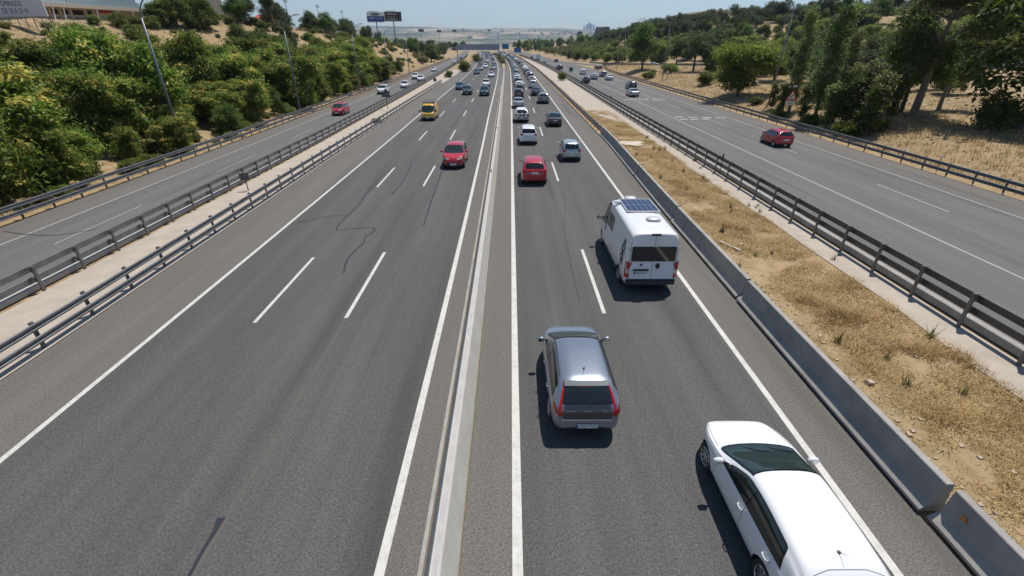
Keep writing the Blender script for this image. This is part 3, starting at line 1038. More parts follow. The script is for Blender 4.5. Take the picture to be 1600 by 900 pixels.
def make_car(kind, paint_m, label='proto', cat='car', detail=1, **kw):
    S = dict(SPEC[kind])
    S.update(kw)
    L, W = S['L'], S['W']
    h = L / 2
    box = S.get('box', False)
    if box:
        width = [(-h, W * .95), (-h + .05, W * .985), (-h + .3, W), (h * .5, W), (h - .55, W * .95), (h - .18, W * .84), (h - .05, W * .70), (h, W * .58)]
    else:
        width = [(-h, W * .72), (-h + .06, W * .845), (-h + .25, W * .935), (-h + .8, W * .99), (-h + 1.3, W), (h - 1.4, W), (h - .9, W * .965), (h - .55, W * .875), (h - .3, W * .75), (h - .14, W * .58), (h - .05, W * .42), (h, W * .22)]
    bt = S['belt']
    belt = [(-h, bt + .05), (-h * .5, bt + .03), (0, bt), (h * .5, bt - .03), (h, bt - .06)]
    bottom = [(-h, .40), (-h + .08, .30), (-h + .5, .23), (h - .5, .20), (h - .08, .24), (h, .32)]
    c = Car(L, S['top'], width, belt, bottom, S.get('tumble', .36), S['wheels'], S['wr'], box)
    root = empty(kind, label=label, cat=cat)
    link('body', c.body_mesh(paint_m, S.get('clad')), root)
    add_wheels(root, c)
    # glazing
    y0, y1 = S['y_side']
    cuts = [y1] + list(S['pillars']) + [y0]
    for view in ('left', 'right'):
        fr = side_glass(c, y0 - .03, y1 + .05, S['lean'], .128, .015)
        c.put(root, 'window_frame', [(fr, view)], M_GLOSSB, .004, .055)
        for i in range(len(cuts) - 1):
            g = side_glass(c, cuts[i + 1] + (.03 if i < len(cuts) - 2 else .02), cuts[i] - (.03 if i else 0), S['lean'] if i == len(cuts) - 2 else .06)
            c.put(root, 'side_window', [(g, view)], M_GLASS, .012, .055)
    yb, yt = S['screen']
    c.put(root, 'windscreen_frame', [(windscreen(c, yb + .05, yt - .03, inset=.055, top_in=.045), 'top')], M_GLOSSB, .004, .05)
    c.put(root, 'windscreen', [(windscreen(c, yb - .02, yt), 'top')], M_SCREEN, .014, .05)
    if S['rear']:
        z0, z1, a0, a1 = S['rear']
        c.put(root, 'rear_window_frame', [(trap(z0 - .025, z1 + .02, a0 + .04, a1 + .035, .07), 'rear')], M_GLOSSB, .004, .05)
        c.put(root, 'rear_window', [(trap(z0, z1, a0, a1, .06), 'rear')], M_GLASS, .013, .05)
    elif S.get('rear_top'):
        ya, yc = S['rear_top']
        poly = [(-c.roof_w(ya) + .08, ya), (c.roof_w(ya) - .08, ya), (c.roof_w(yc) - .07, yc), (-c.roof_w(yc) + .07, yc)]
        c.put(root, 'rear_window', [(poly, 'top')], M_GLASS, .007, .07)
    # lamps and bumpers
    zt = {'suv': .95, 'mpv': 1.0, 'panel_van': .95, 'city': .92, 'small': .90}.get(kind, .84)
    if kind not in ('camper',):
        for sd in (-1, 1):
            hw = c.fw(-h + .14) * .99
            tall = S.get('tall_tail')
            if tall:
                rp = [(sd * x, z) for x, z in [(hw - .19, .80), (hw - .20, .90), (hw - .17, 1.02), (hw - .225, 1.24), (hw - .275, 1.33), (hw - .245, 1.345), (hw - .175, 1.23), (hw - .105, 1.02), (hw - .03, .93), (hw - .02, .84), (hw - .08, .77), (hw - .15, .765)]]
                sp = [(-h + .10, .78), (-h + .36, .90), (-h + .33, .99), (-h + .13, 1.0)]
            else:
                rp = [(sd * (hw - .27), zt - .07), (sd * (hw - .01), zt - .10), (sd * (hw - .015), zt + .09), (sd * (hw - .20), zt + .10)]
                sp = [(-h + .07, zt - .10), (-h + .30, zt + .02), (-h + .26, zt + .10), (-h + .09, zt + .09)]
            c.put(root, 'tail_light', [(rp, 'rear'), (sp, 'left' if sd < 0 else 'right')], M_TAIL, .009, .06)
            hf = c.fw(h - .24)
            zh = c.ft(h - .28) - .12
            fp = [(sd * (hf - .34), zh - .09), (sd * (hf - .02), zh - .05), (sd * (hf - .02), zh + .06), (sd * (hf - .30), zh + .02)]
            sp = [(h - .50, zh + .06), (h - .20, zh - .08), (h - .16, zh + .02), (h - .30, zh + .07)]
            c.put(root, 'headlight', [(fp, 'front'), (sp, 'left' if sd < 0 else 'right')], M_HEAD, .008, .06)
        gw = .42 * W / .9
        c.put(root, 'grille', [(rect(-gw, gw, .34, .50, .05), 'front')], M_BLACK, .006, .08)
        plate(root, c, 0, .43, 'front')
        plate(root, c, 0, S.get('plate_z', .80 if kind not in ('hatch',) else .50), 'rear', S.get('plate_text'))
        c.put(root, 'bumper_insert', [(trap(.33, .42, .62 * W / .9, .66 * W / .9, .03), 'rear')], M_BLACK, .005, .08)
    mirrors(root, c, S['screen'][0] - .30, bt + .05, S.get('mirror_mat', paint_m if not box else M_BLACK), 1.0 if not box else 1.35)
    if detail:
        hz = bt - .10
        if len(S['pillars']):
            handles(root, c, [S['pillars'][0] + .10, S['pillars'][0] - .88], hz, S.get('handle_mat', paint_m))
            seams = []
            for view in ('left', 'right'):
                for yy in (S['pillars'][0], S['screen'][0] - .12, S['pillars'][0] - 1.0):
                    zz = .30 if yy > S['wheels'][0] + .5 else .75
                    seams.append((gap([(yy, zz), (yy + .01, .6 if zz < .6 else .8), (yy, c.fbelt(yy) - .005)]), view))
            c.put(root, 'door_gap', seams, M_SEAM, .003, .07)
        hy = S['screen'][0] + .16
        hwid = c.roof_w(hy) - .05
        c.put(root, 'bonnet_gap', [(gap([(sd * hwid, hy), (sd * (hwid - .03), hy + .35), (sd * (hwid - .13), h - .30)]), 'top') for sd in (-1, 1)], M_SEAM, .003, .07)
    return root, c

def kids(o):
    return [x for x in bpy.data.objects if x.parent is o]
KIDS = {}
def snapshot(root):
    ch = kids(root)
    KIDS[root.name] = [(x, kids(x)) for x in ch]
def copy_car(proto, paint_m, old, loc, rz, name, label, cat='car', group=None):
    c = proto.copy()
    COL.objects.link(c)
    c.name = name
    c.location, c.rotation_euler = loc, (0, 0, rz)
    for k in ('group',):
        if k in c: del c[k]
    tag(c, label, cat, group)
    def cp(x, par):
        n = x.copy()
        COL.objects.link(n)
        n.parent = par
        if x.data:
            for i, sl in enumerate(x.data.materials):
                if sl is old and paint_m is not old:
                    n.material_slots[i].link = 'OBJECT'
                    n.material_slots[i].material = paint_m
        return n
    for x, sub in KIDS[proto.name]:
        n = cp(x, c)
        for y in sub:
            cp(y, n)
    return c
def merged(root, old):
    """the same car as one mesh, for the far traffic (paint is slot 0)"""
    b = MB()
    mats = [old]
    root_kids = KIDS[root.name]
    skip = ('door_gap', 'bonnet_gap', 'door_handle', 'window_frame', 'mirror_arm', 'mirror_glass', 'lettering', 'blue_band', 'bumper_insert', 'windscreen_frame', 'rear_window_frame', 'rim')
    def addm(o, M):
        if o.name.split('.')[0] in skip: return
        me = o.data
        idx = []
        for m in me.materials:
            if m not in mats: mats.append(m)
            idx.append(mats.index(m))
        base = len(b.v)
        b.v += [tuple(M @ v.co) for v in me.vertices]
        for p in me.polygons:
            b.f.append(tuple(base + i for i in p.vertices))
            b.m.append(idx[p.material_index] if idx else 0)
    for x, sub in root_kids:
        M = Matrix.LocRotScale(x.location, x.rotation_euler, x.scale)
        addm(x, M)
        for y in sub:
            addm(y, M @ Matrix.LocRotScale(y.location, y.rotation_euler, y.scale))
    me = b.mesh('far_car', mats, True)
    me.set_sharp_from_angle(angle=R(38))
    return me

# ---- the silver hatchback nearest in the lane, with its own lamps, badge and wiper
def lane_rot(f, d):                                   # heading of a lane line at distance d
    return -math.atan2(f(d + 4) - f(d - 4), 8.0)
PS = PAINT['steel']
o, c = make_car('hatch', PS, 'metallic grey hatchback with tall red tail lamps in the left lane', tall_tail=True, plate_text='0507 FVZ', handle_mat=M_CHROME, plate_z=.50)
o.name = 'hatchback_car'
o.location = (1.84, 10.45, .004)
c.put(o, 'tailgate_panel', [(trap(.70, 1.03, .60, .565, .03), 'rear')], mat('dark_tailgate', (.06, .068, .08), .3, metal=.5, coat=.8), .004, .06)
c.put(o, 'chrome_strip', [(trap(.655, .695, .62, .62, .01), 'rear')], M_CHROME, .012, .06)
b = MB()
b.box((0, -1.60, 1.362), (1.08, .15, .03), M=Matrix.Rotation(.42, 3, 'X'))
sp_ = b.build('spoiler', mat('dark_tailgate'), o)
b = MB(); b.box((0, -1.675, 1.33), (.34, .012, .022)); b.build('brake_light', M_TAIL, sp_)
b = MB(); b.tube([(.02, -2.03, 1.07), (.14, -1.955, 1.085), (.38, -1.95, 1.075)], .009, 5); b.build('wiper', M_BLACK, o)
b = MB(); b.lathe([(.0, .0), (.03, 0), (.022, .03), (0, .035)], 10, axis='z'); b.tube([(0, 0, .02), (0, -.16, .22)], [.007, .003], 5)
a = b.build('antenna', M_BLACK, o); a.location = (0, -1.12, c.ft(-1.12) - .004)
for zz in (.0, -.05):
    b = MB()
    for sd in (-1, 1):
        b.box((sd * .038, 0, zz - .012), (.09, .012, .022), M=Matrix.Rotation(sd * .5, 3, 'Y'))
    loc, _ = c.hit(0, .93, 'rear')
    k = b.build('badge', M_CHROME, o); k.location = loc + Vector((0, -.012, .0))
for s_, x, sz in (('CITROËN', -.40, .06), ('C4', .40, .075)):
    loc, n = c.hit(x, .905, 'rear')
    t = link('lettering', text_mesh(s_, sz, M_CHROME, .002), o)
    t.location = loc + n * .012
    t.rotation_euler = (math.pi / 2 - .3, 0, 0)
for sd in (-1, 1):
    b = MB()
    b.tube([(sd * (c.roof_w(y) - .055), y, c.ft(y) - .035) for y in np.linspace(-1.35, .25, 9)], .011, 5)
    b.build('roof_strip', M_BLACK, o)
snapshot(o)
HATCH = o

# ---- white estate at the lower right
PW = PAINT['white']
o, c = make_car('estate', PW, 'white estate car at the lower right, partly out of frame', plate_z=.78)
o.name = 'estate_car'
o.location = (5.3, 6.12, .004)
b = MB(); b.lathe([(.0, .0), (.035, 0), (.026, .025), (0, .03)], 10, axis='z'); b.tube([(0, 0, .02), (0, -.17, .16)], [.008, .003], 5)
a = b.build('antenna', M_BLACK, o); a.location = (0, -1.55, c.ft(-1.55) - .006)
c.put(o, 'tailgate_gap', [(gap([(-.58, -2.1), (-.56, -1.86), (-.3, -1.80), (.3, -1.80), (.56, -1.86), (.58, -2.1)]), 'top')], M_SEAM, .003, .06)
for sx in (-.28, .22):
    b = MB(); b.tube([(sx, 1.06, c.ft(1.06) + .012), (sx + .2, .94, c.ft(.94) + .026), (sx + .42, .87, c.ft(.87) + .026)], .009, 5); b.build('wiper', M_BLACK, o)
snapshot(o)
ESTATE = o

# ---- white camper van with a solar panel
o, c = make_car('camper', PW, 'white camper van with a solar panel on its roof', cat='van', detail=0)
o.name = 'camper_van'
o.location = (5.42, 19.0, .004)
yr = -2.995
c.put(o, 'rear_window', [(rect(-.84, -.004, 1.34, 1.95, .04), 'rear')], M_GLASS, .008, .09)
c.put(o, 'rear_window', [(rect(.004, .84, 1.34, 1.95, .04), 'rear')], M_GLASS, .008, .09)
c.put(o, 'door_gap', [(gap([(0, .56), (0, 2.38)], .014), 'rear'), (gap([(-.88, .60), (-.88, 2.36)], .012), 'rear'), (gap([(.88, .60), (.88, 2.36)], .012), 'rear'), (gap([(-.88, 2.37), (.88, 2.37)], .012), 'rear')], M_SEAM, .004, .12)
c.put(o, 'rear_bumper', [(rect(-.97, .97, .42, .60, .03), 'rear')], M_TRIM, .012, .1)
b = MB(); b.box((0, yr - .03, .47), (1.86, .14, .15)); b.build('bumper_step', M_TRIM, o)
for sd in (-1, 1):
    tl = c.put(o, 'tail_light', [([(sd * .86, .66), (sd * .975, .66), (sd * .985, 1.33), (sd * .90, 1.33), (sd * .86, 1.2)], 'rear'), (rect(yr + .01, yr + .11, .66, 1.33, .03), 'left' if sd < 0 else 'right')], M_TAIL, .010, .08)
    c.put(tl, 'reversing_lens', [(rect(*sorted((sd * .88, sd * .965)), .84, 1.02, .02), 'rear')], M_HEAD, .016, .06)
    b = MB(); b.box((sd * .93, yr - .02, 1.84), (.10, .05, .07)); b.build('hinge', M_CHROME, o)
b = MB(); b.box((-.42, yr - .02, .99), (.60, .05, .055)); b.build('plate_lamp_bar', M_BLACK, o)
p = plate(o, c, -.42, .86, 'rear', '8754 KLM')
b = MB(); b.lathe([(.0, -.02), (.075, -.018), (.085, 0), (.0, .005)], 12, axis='z'); b.v = [(x, z_ - .0, y * 1.45) for x, y, z_ in b.v]
k = b.build('door_handle', M_BLACK, o); k.location = (.20, yr - .02, 1.16)
b = MB(); b.box((-.43, yr - .012, 1.20), (.075, .02, .075)); b.build('badge', M_TRIM, o)
b = MB(); b.box((0, yr + .05, 2.42), (.34, .10, .05)); b.build('brake_light', M_BLACK, o)
c.put(o, 'side_window', [(rect(-.10, 1.02, 1.42, 2.05, .06), 'left')], M_GLASS, .008, .12)
c.put(o, 'side_window', [(rect(-.10, 1.02, 1.42, 2.05, .06), 'right')], M_GLASS, .008, .12)
b = MB()                                             # divider in the sliding glass
loc, n = c.hit(.46, 1.7, 'left')
b.box(loc + n * .012, (.012, .05, .60)); b.build('window_divider', M_BLACK, o)
for view in ('left', 'right'):
    c.put(o, 'door_gap', [(gap([(1.10, .55), (1.10, 2.2)], .012), view), (gap([(2.2, .7), (2.22, 1.2)], .012), view)] + ([(gap([(-.2, .55), (-.2, 2.25)], .012), view)] if view == 'right' else []), M_SEAM, .004, .12)
    loc, n = c.hit(1.25, 1.15, view)
    b = MB(); b.box((0, 0, 0), (.03, .16, .09)); b.build('door_handle', M_BLACK, o).location = loc
c.put(o, 'grille', [(rect(-.55, .55, .55, .78, .05), 'front')], M_BLACK, .008, .08)
plate(o, c, 0, .5, 'front')
for sd in (-1, 1):
    c.put(o, 'headlight', [([(sd * .52, .86), (sd * .74, .84), (sd * .78, 1.04), (sd * .60, 1.0)], 'front')], M_HEAD, .01, .06)
b = MB()                                             # solar panel: frame, then cells
zr = c.ft(.1) + .035
b.box((.08, .16, zr), (1.36, 1.72, .035)); sp_ = b.build('solar_panel', mat('panel_frame', (.62, .63, .65), .4, metal=.5), o)
cell = mat('solar_cell', (.014, .024, .070), .22, coat=.2)
cm = MB(); cm.box((0, 0, 0), (.205, .79, .006)); cme = cm.mesh('cell', cell)
for i in range(6):
    for j in range(2):
        q = link('cell', cme, sp_); q.location = (.08 - .5425 + .217 * i, .16 - .41 + .82 * j, zr + .019)
for x, y, w, d_ in ((-.02, 1.28, .52, .42), (.22, -1.62, .56, .44)):
    b = MB()
    b.lathe([(.0, .12), (.35, .115), (.46, .08), (.5, .0)], 16, axis='z')
    b.v = [((abs(px) ** .6) * math.copysign(1, px) * w * .78 + x, (abs(py) ** .6) * math.copysign(1, py) * d_ * .78 + y, pz + c.ft(y) - .01) for px, py, pz in b.v]
    b.build('roof_vent', mat('roof_vent_plastic', (.52, .52, .53), .35), o, smooth=True)
b = MB(); b.box((-.74, .62, zr + .01), (.26, .22, .07)); b.build('cable_box', mat('roof_vent_plastic'), o)
ring = MB()                                          # line-drawn compass emblem on the left rear panel
def em(y, z):
    l, n = c.hit(y, z, 'left'); return l + n * .007
for (yc, zc, ry, rz_) in ((-2.25, 1.42, .26, .46), (-2.25, 1.80, .17, .17), (-2.25, 1.04, .17, .17), (-2.25, 1.42, .12, .33)):
    ring.tube([em(yc + ry * math.cos(t), zc + rz_ * math.sin(t)) for t in np.linspace(0, 2 * math.pi, 29)], .007, 4)
for (a0, e0) in (((-2.45, 1.18), (-2.05, 1.66)), ((-2.05, 1.18), (-2.45, 1.66)), ((-2.25, 1.72), (-2.25, 1.92)), ((-2.25, .94), (-2.25, 1.16))):
    ring.tube([em(a0[0] + (e0[0] - a0[0]) * t, a0[1] + (e0[1] - a0[1]) * t) for t in np.linspace(0, 1, 6)], [.010, .018, .026, .026, .018, .010], 4)
ring.build('emblem', M_INK, o)
snapshot(o)
CAMPER = o

# ---- the other kinds, first placed where the photograph shows one of each
def place(kind, paint_m, label, d, x, facing, name=None, cat='car', **kw):
    o, c = make_car(kind, paint_m, label, cat=cat, **kw)
    o.name = name or kind + '_car'
    o.location = (x, d, .004)
    o.rotation_euler = (0, 0, facing)
    snapshot(o)
    return o, c
PI = math.pi
def rails(o, c):
    for sd in (-1, 1):
        b = MB()
        b.tube([(sd * (c.roof_w(y) - .10), y, c.ft(y) + (.012 if abs(y + .6) < .95 else -.03)) for y in np.linspace(-1.6, .4, 9)], .018, 6)
        b.build('roof_rail', M_CHROME, o)
SUV, cs = place('suv', PAINT['red'], 'red sport utility car ahead of the grey hatchback', 33.6, 1.62, lane_rot(f_RL, 34), plate_z=.88)
rails(SUV, cs); snapshot(SUV)
CITY, _ = place('city', PAINT['silver'], 'small pale blue-grey city car ahead of the camper van', 40.4, 5.02, 0, plate_z=.62)
MPV, _ = place('mpv', PAINT['white'], 'white people carrier with black rear screen in the left lane', 48.0, 1.72, 0, plate_z=.84)
SMALL, _ = place('small', PAINT['red'], 'small red hatchback on the right-hand collector road', 46.3, 25.75, 0, plate_z=.72)
SEDAN, _ = place('sedan', PAINT['silver'], 'silver saloon car on the right-hand collector road', 93, 22.7, 0, plate_z=.74)
VAN, cv = place('panel_van', PAINT['yellow'], 'yellow van with a roof rack coming towards the bridge', 63.6, f_LE(63) + 2.05, PI + lane_rot(f_LE, 63), name='delivery_van', cat='van', plate_z=.62)
b = MB()
for y in np.linspace(-1.9, .7, 6): b.tube([(-.70, y, 2.06), (.70, y, 2.06)], .018, 5)
for sx in (-.70, .70):
    for z_ in (2.06, 2.16): b.tube([(sx, -1.95, z_), (sx, .78, z_)], .018, 5)
    for y in np.linspace(-1.9, .7, 4): b.tube([(sx, y, 1.84), (sx, y, 2.16)], .018, 5)
for y in (-1.95, .78): b.tube([(-.70, y, 2.16), (.70, y, 2.16)], .018, 5)
for x in np.linspace(-.55, .55, 6): b.box((x, -.6, 2.085), (.16, 2.6, .02))
b.build('roof_rack', M_POST, VAN)
VANC = MB()
snapshot(VAN)
CARS = {'hatch': (HATCH, PS), 'estate': (ESTATE, PW), 'suv': (SUV, PAINT['red']), 'city': (CITY, PAINT['silver']), 'mpv': (MPV, PAINT['white']), 'small': (SMALL, PAINT['red']),
        'sedan': (SEDAN, PAINT['silver'])}

# ------------------------------------------------------------------ the rest of the traffic
FAR = {}
def far_mesh(kind):
    if kind not in FAR:
        FAR[kind] = merged(*CARS[kind])
    return FAR[kind]
SEEN = {}
def traffic(kind, col, d, x, rz, label, group, name=None, cat='car'):
    pm = PAINT[col]
    nm = name or {'suv': 'sport_utility_car', 'mpv': 'people_carrier', 'hatch': 'hatchback_car', 'small': 'small_car', 'sedan': 'saloon_car', 'estate': 'estate_car', 'city': 'city_car'}[kind]
    if d < 115:
        return copy_car(CARS[kind][0], pm, CARS[kind][1], (x, d, .004), rz, nm, label, cat, group)
    o = link(nm, far_mesh(kind), label=label, cat=cat, group=group)
    o.location = (x, d, .004)
    o.rotation_euler = (0, 0, rz)
    o.material_slots[0].link = 'OBJECT'
    o.material_slots[0].material = pm
    return o
G1, G2, G3, G4 = 'cars driving away on the right carriageway', 'cars coming on the left carriageway', 'cars on the left collector road', 'cars on the right collector road'
for kind, col, d, x, lb in [
    ('sedan', 'black', 59.0, 5.2, 'black saloon ahead of the small pale city car'),
    ('suv', 'white', 62.2, 1.36, 'white car with two bicycles on its tail rack'),
    ('sedan', 'silver', 76.5, 1.15, 'silver saloon ahead of the car with bicycles'),
    ('suv', 'grey', 82.3, 5.35, 'grey sport utility car beside the outer edge line'),
    ('suv', 'plum', 90.2, 1.42, 'dark plum car with spare wheel shape, fifth in the left queue'),
    ('sedan', 'dark', 95.3, 4.78, 'dark grey saloon just ahead of the grey utility car'),
    ('mpv', 'white', 111.5, 4.95, 'tall white van-like car in the outer lane queue')]:
    traffic(kind, col, d, x, 0, lb, G1)
for kind, col, d, x, lb in [
    ('suv', 'red', 38.2, -4.5, 'red sport utility car with roof rails coming in the middle lane'),
    ('suv', 'dark', 96.5, -8.35, 'dark grey utility car following the yellow van'),
    ('hatch', 'blue', 107.5, -10.9, 'blue hatchback behind the yellow van near the edge line'),
    ('suv', 'teal', 94.5, -4.95, 'dark teal utility car nearest the median'),
    ('suv', 'white', 114, -5.6, 'white car following the dark teal utility car'),
    ('sedan', 'white', 149, -5.7, 'white saloon farther back in the fast lane'),
    ('hatch', 'darkred', 170, -6.2, 'dark red car half hidden behind a white saloon'),
    ('hatch', 'blue', 163, -10.9, 'bright blue hatchback in the far slow lane'),
    ('suv', 'silver', 186, -11.1, 'silver car just behind the bright blue hatchback')]:
    o = traffic(kind, col, d, x, PI + lane_rot(f_LE, d), lb, G2)
for kind, col, d, x, lb in [
    ('small', 'red', 68, -23.6, 'red hatchback coming on the left collector road'),
    ('suv', 'white', 98, -25.0, 'white car behind the triangular sign on the left collector'),
    ('sedan', 'white', 112, -23.5, 'second white car on the left collector road'),
    ('suv', 'white', 140, -26.3, 'white car beside another near the left verge rail'),
    ('sedan', 'white', 133, -23.6, 'white car beside another near the collector kerb'),
    ('small', 'white', 179, -27.0, 'lone white car farther up the left collector'),
    ('small', 'white', 259, -28.6, 'tiny white car far up the left collector'),
    ('sedan', 'dark', 325, -31.5, 'tiny dark car at the far end of the left collector')]:
    traffic(kind, col, d, x, PI + lane_rot(f_CB, d), lb, G3)
for kind, col, d, x, lb in [
    ('suv', 'dark', 109, 26.1, 'dark car ahead of the silver saloon on the right collector'),
    ('sedan', 'white', 136, 26.4, 'low white car by the rail on the right collector'),
    ('mpv', 'grey', 150, 27.2, 'grey car ahead of the low white car'),
    ('suv', 'silver', 139, 22.8, 'silver car with bright rear glass on the right collector'),
    ('suv', 'black', 125.5, 18.6, 'black utility car against the dark double rail'),
    ('mpv', 'white', 161, 22.8, 'white people carrier passing the green sign'),
    ('hatch', 'black', 193, 33.0, 'black car entering from the ramp'),
    ('mpv', 'plum', 193, 18.3, 'dark plum van beyond the bush in the rail'),
    ('suv', 'dark', 272, 24.0, 'small dark car in front of the orange bank'),
    ('sedan', 'silver', 262, 17.2, 'small silver car behind the box truck'),
    ('sedan', 'white', 315, 14.6, 'tiny white car ahead of the box truck'),
    ('suv', 'darkred', 334, 13.6, 'tiny dark red car at the far end of the right collector')]:
    traffic(kind, col, d, x, lane_rot(f_SR, d) if d > 195 or d < 190 else .25, lb, G4)
def on_ramp(i, kind, col, lb):
    p, q = RAMP_PTS[i], RAMP_PTS[i - 1]
    o = traffic(kind, col, 400, 0, 0, lb, 'cars on the ramp')
    o.location = p + Vector((0, 0, .035))
    o.rotation_euler = (0, 0, math.atan2(-(q - p).x, (q - p).y))
on_ramp(25, 'sedan', 'white', 'white saloon crossing on the ramp behind the dark tree')
on_ramp(32, 'hatch', 'silver', 'silver car on the ramp between the pines')
on_ramp(51, 'hatch', 'white', 'white car on the raised ramp at the right edge')

# queue into the distance
rq = random.Random(5)
KN, CN = ['suv', 'sedan', 'hatch', 'mpv', 'small', 'estate'], ['white', 'silver', 'grey', 'dark', 'black', 'white', 'steel', 'blue', 'darkred', 'silver', 'white', 'brown']
CW = {'white': 'white', 'silver': 'silver', 'grey': 'grey', 'dark': 'dark grey', 'black': 'black', 'steel': 'blue-grey', 'blue': 'blue', 'darkred': 'dark red', 'brown': 'brown', 'teal': 'teal'}
for off, d, gapm, ln in ((1.55, 101.0, (7.5, 11.5), 'inner'), (5.2, 121.0, (7.5, 12.5), 'outer')):
    while d < 560:
        k, c_ = rq.choice(KN), rq.choice(CN)
        traffic(k, c_, d if d > 115 else max(d, 100.), f_RL(d) + off + rq.uniform(-.25, .25), lane_rot(f_RL, d), '%s car in the distant %s lane of the queue on the right carriageway' % (CW[c_], ln), 'distant %s cars in the %s queue lane' % (CW[c_], ln))
        d += rq.uniform(*gapm) + (0 if d < 330 else 2)
for off, d, gapm, ln in ((4.6, 205, (26, 44), 'middle'), (7.9, 196, (22, 40), 'fast'), (1.5, 236, (45, 80), 'slow')):
    while d < 560:
        k, c_ = rq.choice(KN), rq.choice(CN)
        traffic(k, c_, d, f_LE(d) + off, PI + lane_rot(f_LE, d), '%s car far off in the %s lane of the left carriageway' % (CW[c_], ln), 'far %s cars in the %s lane on the left' % (CW[c_], ln))
        d += rq.uniform(*gapm)

# box truck
t = empty('box_truck', (15.6, 296, 0), label='white box truck in the distance on the right collector road', cat='truck')
b = MB(); b.box((0, -1, 2.05), (2.4, 5.4, 2.5)); b.build('cargo_box', PAINT['white'], t)
b = MB(); b.box((0, 2.7, 1.35), (2.2, 1.7, 1.9)); b.build('cab', PAINT['white'], t)
b = MB(); b.box((0, 3.56, 1.8), (2.0, .04, .8)); b.build('windscreen', M_GLASS, t)
b = MB(); b.box((0, -.3, .62), (1.9, 6.6, .25)); b.build('chassis', M_BLACK, t)
for y in (-2.4, 2.6):
    for sd in (-1, 1):
        b = MB(); b.lathe([(.0, -.13), (.45, -.13), (.45, .13), (0, .13)], 14); b.build('wheel', M_RUBBER, t).location = (sd * .98, y, .45)

# bicycles on the tail of the white car
def bicycle(loc, flip, col, lb):
    root = empty('bicycle', loc, 0 if flip > 0 else PI, label=lb, cat='bicycle', group='bicycles on the tail rack')
    for x in (-.53, .53):
        b = MB()
        b.tube([(x + .33 * math.cos(t), 0, .33 * math.sin(t)) for t in np.linspace(0, 2 * PI, 21)], .022, 6)
        w = b.build('wheel', M_RUBBER, root)
        sp = MB()
        for k in range(6):
            sp.tube([(x + .33 * math.cos(PI * k / 6), 0, .33 * math.sin(PI * k / 6)), (x - .33 * math.cos(PI * k / 6), 0, -.33 * math.sin(PI * k / 6))], .003, 4)
        sp.build('spokes', M_CHROME, w, kind='stuff')
    b = MB()
    A, B, C, D_, E = (-.53, 0, 0), (-.08, 0, -.03), (-.20, 0, .46), (.38, 0, .44), (.53, 0, 0)
    for p, q in ((A, B), (B, C), (C, A), (C, D_), (B, (.40, 0, .36)), (D_, E)):
        b.tube([p, q], .020, 6)
    b.build('frame', PAINT[col], root)
    b = MB(); b.tube([(.36, -.26, .56), (.38, 0, .52), (.36, .26, .56)], .014, 5); b.tube([(.38, 0, .44), (.38, 0, .54)], .016, 5); b.build('handlebar', M_BLACK, root)
    b = MB(); b.box((-.24, 0, .56), (.24, .12, .05)); b.tube([(-.2, 0, .45), (-.235, 0, .55)], .014, 5); b.build('saddle', M_BLACK, root)
rk = empty('bicycle_rack', (1.36, 59.98, 0), label='dark tube rack holding two bicycles behind the white car', cat='bicycle rack')
b = MB(); b.tube([(-.5, .1, .55), (-.5, -.32, .55), (.5, -.32, .55), (.5, .1, .55)], .02, 6); b.build('carrier', M_BLACK, rk)
b = MB(); b.tube([(-.3, .05, .55), (-.3, -.05, 1.2), (.3, -.05, 1.2), (.3, .05, .55)], .02, 6); b.build('hoop', M_BLACK, rk)
bicycle((1.36, 59.86, .93), 1, 'black', 'inner bicycle carried across the tail of the white car')
bicycle((1.40, 59.66, .93), -1, 'grey', 'outer bicycle carried across the tail of the white car')

# ------------------------------------------------------------------ vegetation
def on_ground(u, v, far=900):
    """where the sight line through a pixel meets the terrain"""
    xc, yc = (u - U0) / FPX, (v - 450) / FPX
    dr = Vector((xc, CP - yc * SP, -SP - yc * CP))
    t = 12.0
    while t < far:
        p = Vector((0, 0, CAMH)) + dr * t
        if p.z < ground_z(p.x, p.y): return p
        t += .25 if t < 120 else 1.0
    return p

def leaf_material(name, cols, trans=.28, var=.35):
    m = bpy.data.materials.new(name)
    m.use_nodes = True
    g = NB(m)
    at = g.n('ShaderNodeAttribute')
    at.attribute_name = 'tint'
    oi = g.n('ShaderNodeObjectInfo')
    ramp = g.n('ShaderNodeValToRGB')
    ramp.color_ramp.elements[0].position, ramp.color_ramp.elements[1].position = 0, 1
    ramp.color_ramp.elements[0].color = (*cols[0], 1)
    ramp.color_ramp.elements[1].color = (*cols[-1], 1)
    for i, c in enumerate(cols[1:-1]):
        e = ramp.color_ramp.elements.new((i + 1) / (len(cols) - 1))
        e.color = (*c, 1)
    g.l(at.outputs['Fac'], ramp.inputs[0])
    hs = g.n('ShaderNodeHueSaturation')
    hv = g.rng(oi.outputs['Random'], 0, 1, .485, .515)
    vv = g.rng(oi.outputs['Random'], 0, 1, 1 - var, 1 + var)
    g.l(hv, hs.inputs['Hue'])
    g.l(vv, hs.inputs['Value'])
    g.l(ramp.outputs[0], hs.inputs['Color'])
    g.l(hs.outputs[0], g.b.inputs['Base Color'])
    g.b.inputs['Roughness'].default_value = .55
    g.b.inputs['Specular IOR Level'].default_value = .35
    tr = g.n('ShaderNodeBsdfTranslucent')
    g.l(hs.outputs[0], tr.inputs['Color'])
    mx = g.n('ShaderNodeMixShader')
    mx.inputs[0].default_value = trans
    g.l(g.b.outputs[0], mx.inputs[1])
    g.l(tr.outputs[0], mx.inputs[2])
    g.l(mx.outputs[0], g.nt.nodes['Material Output'].inputs['Surface'])
    return m
ML_AIL = leaf_material('ailanthus_leaf', [(.058, .100, .016), (.122, .185, .026), (.20, .255, .040), (.33, .32, .06)], .48)
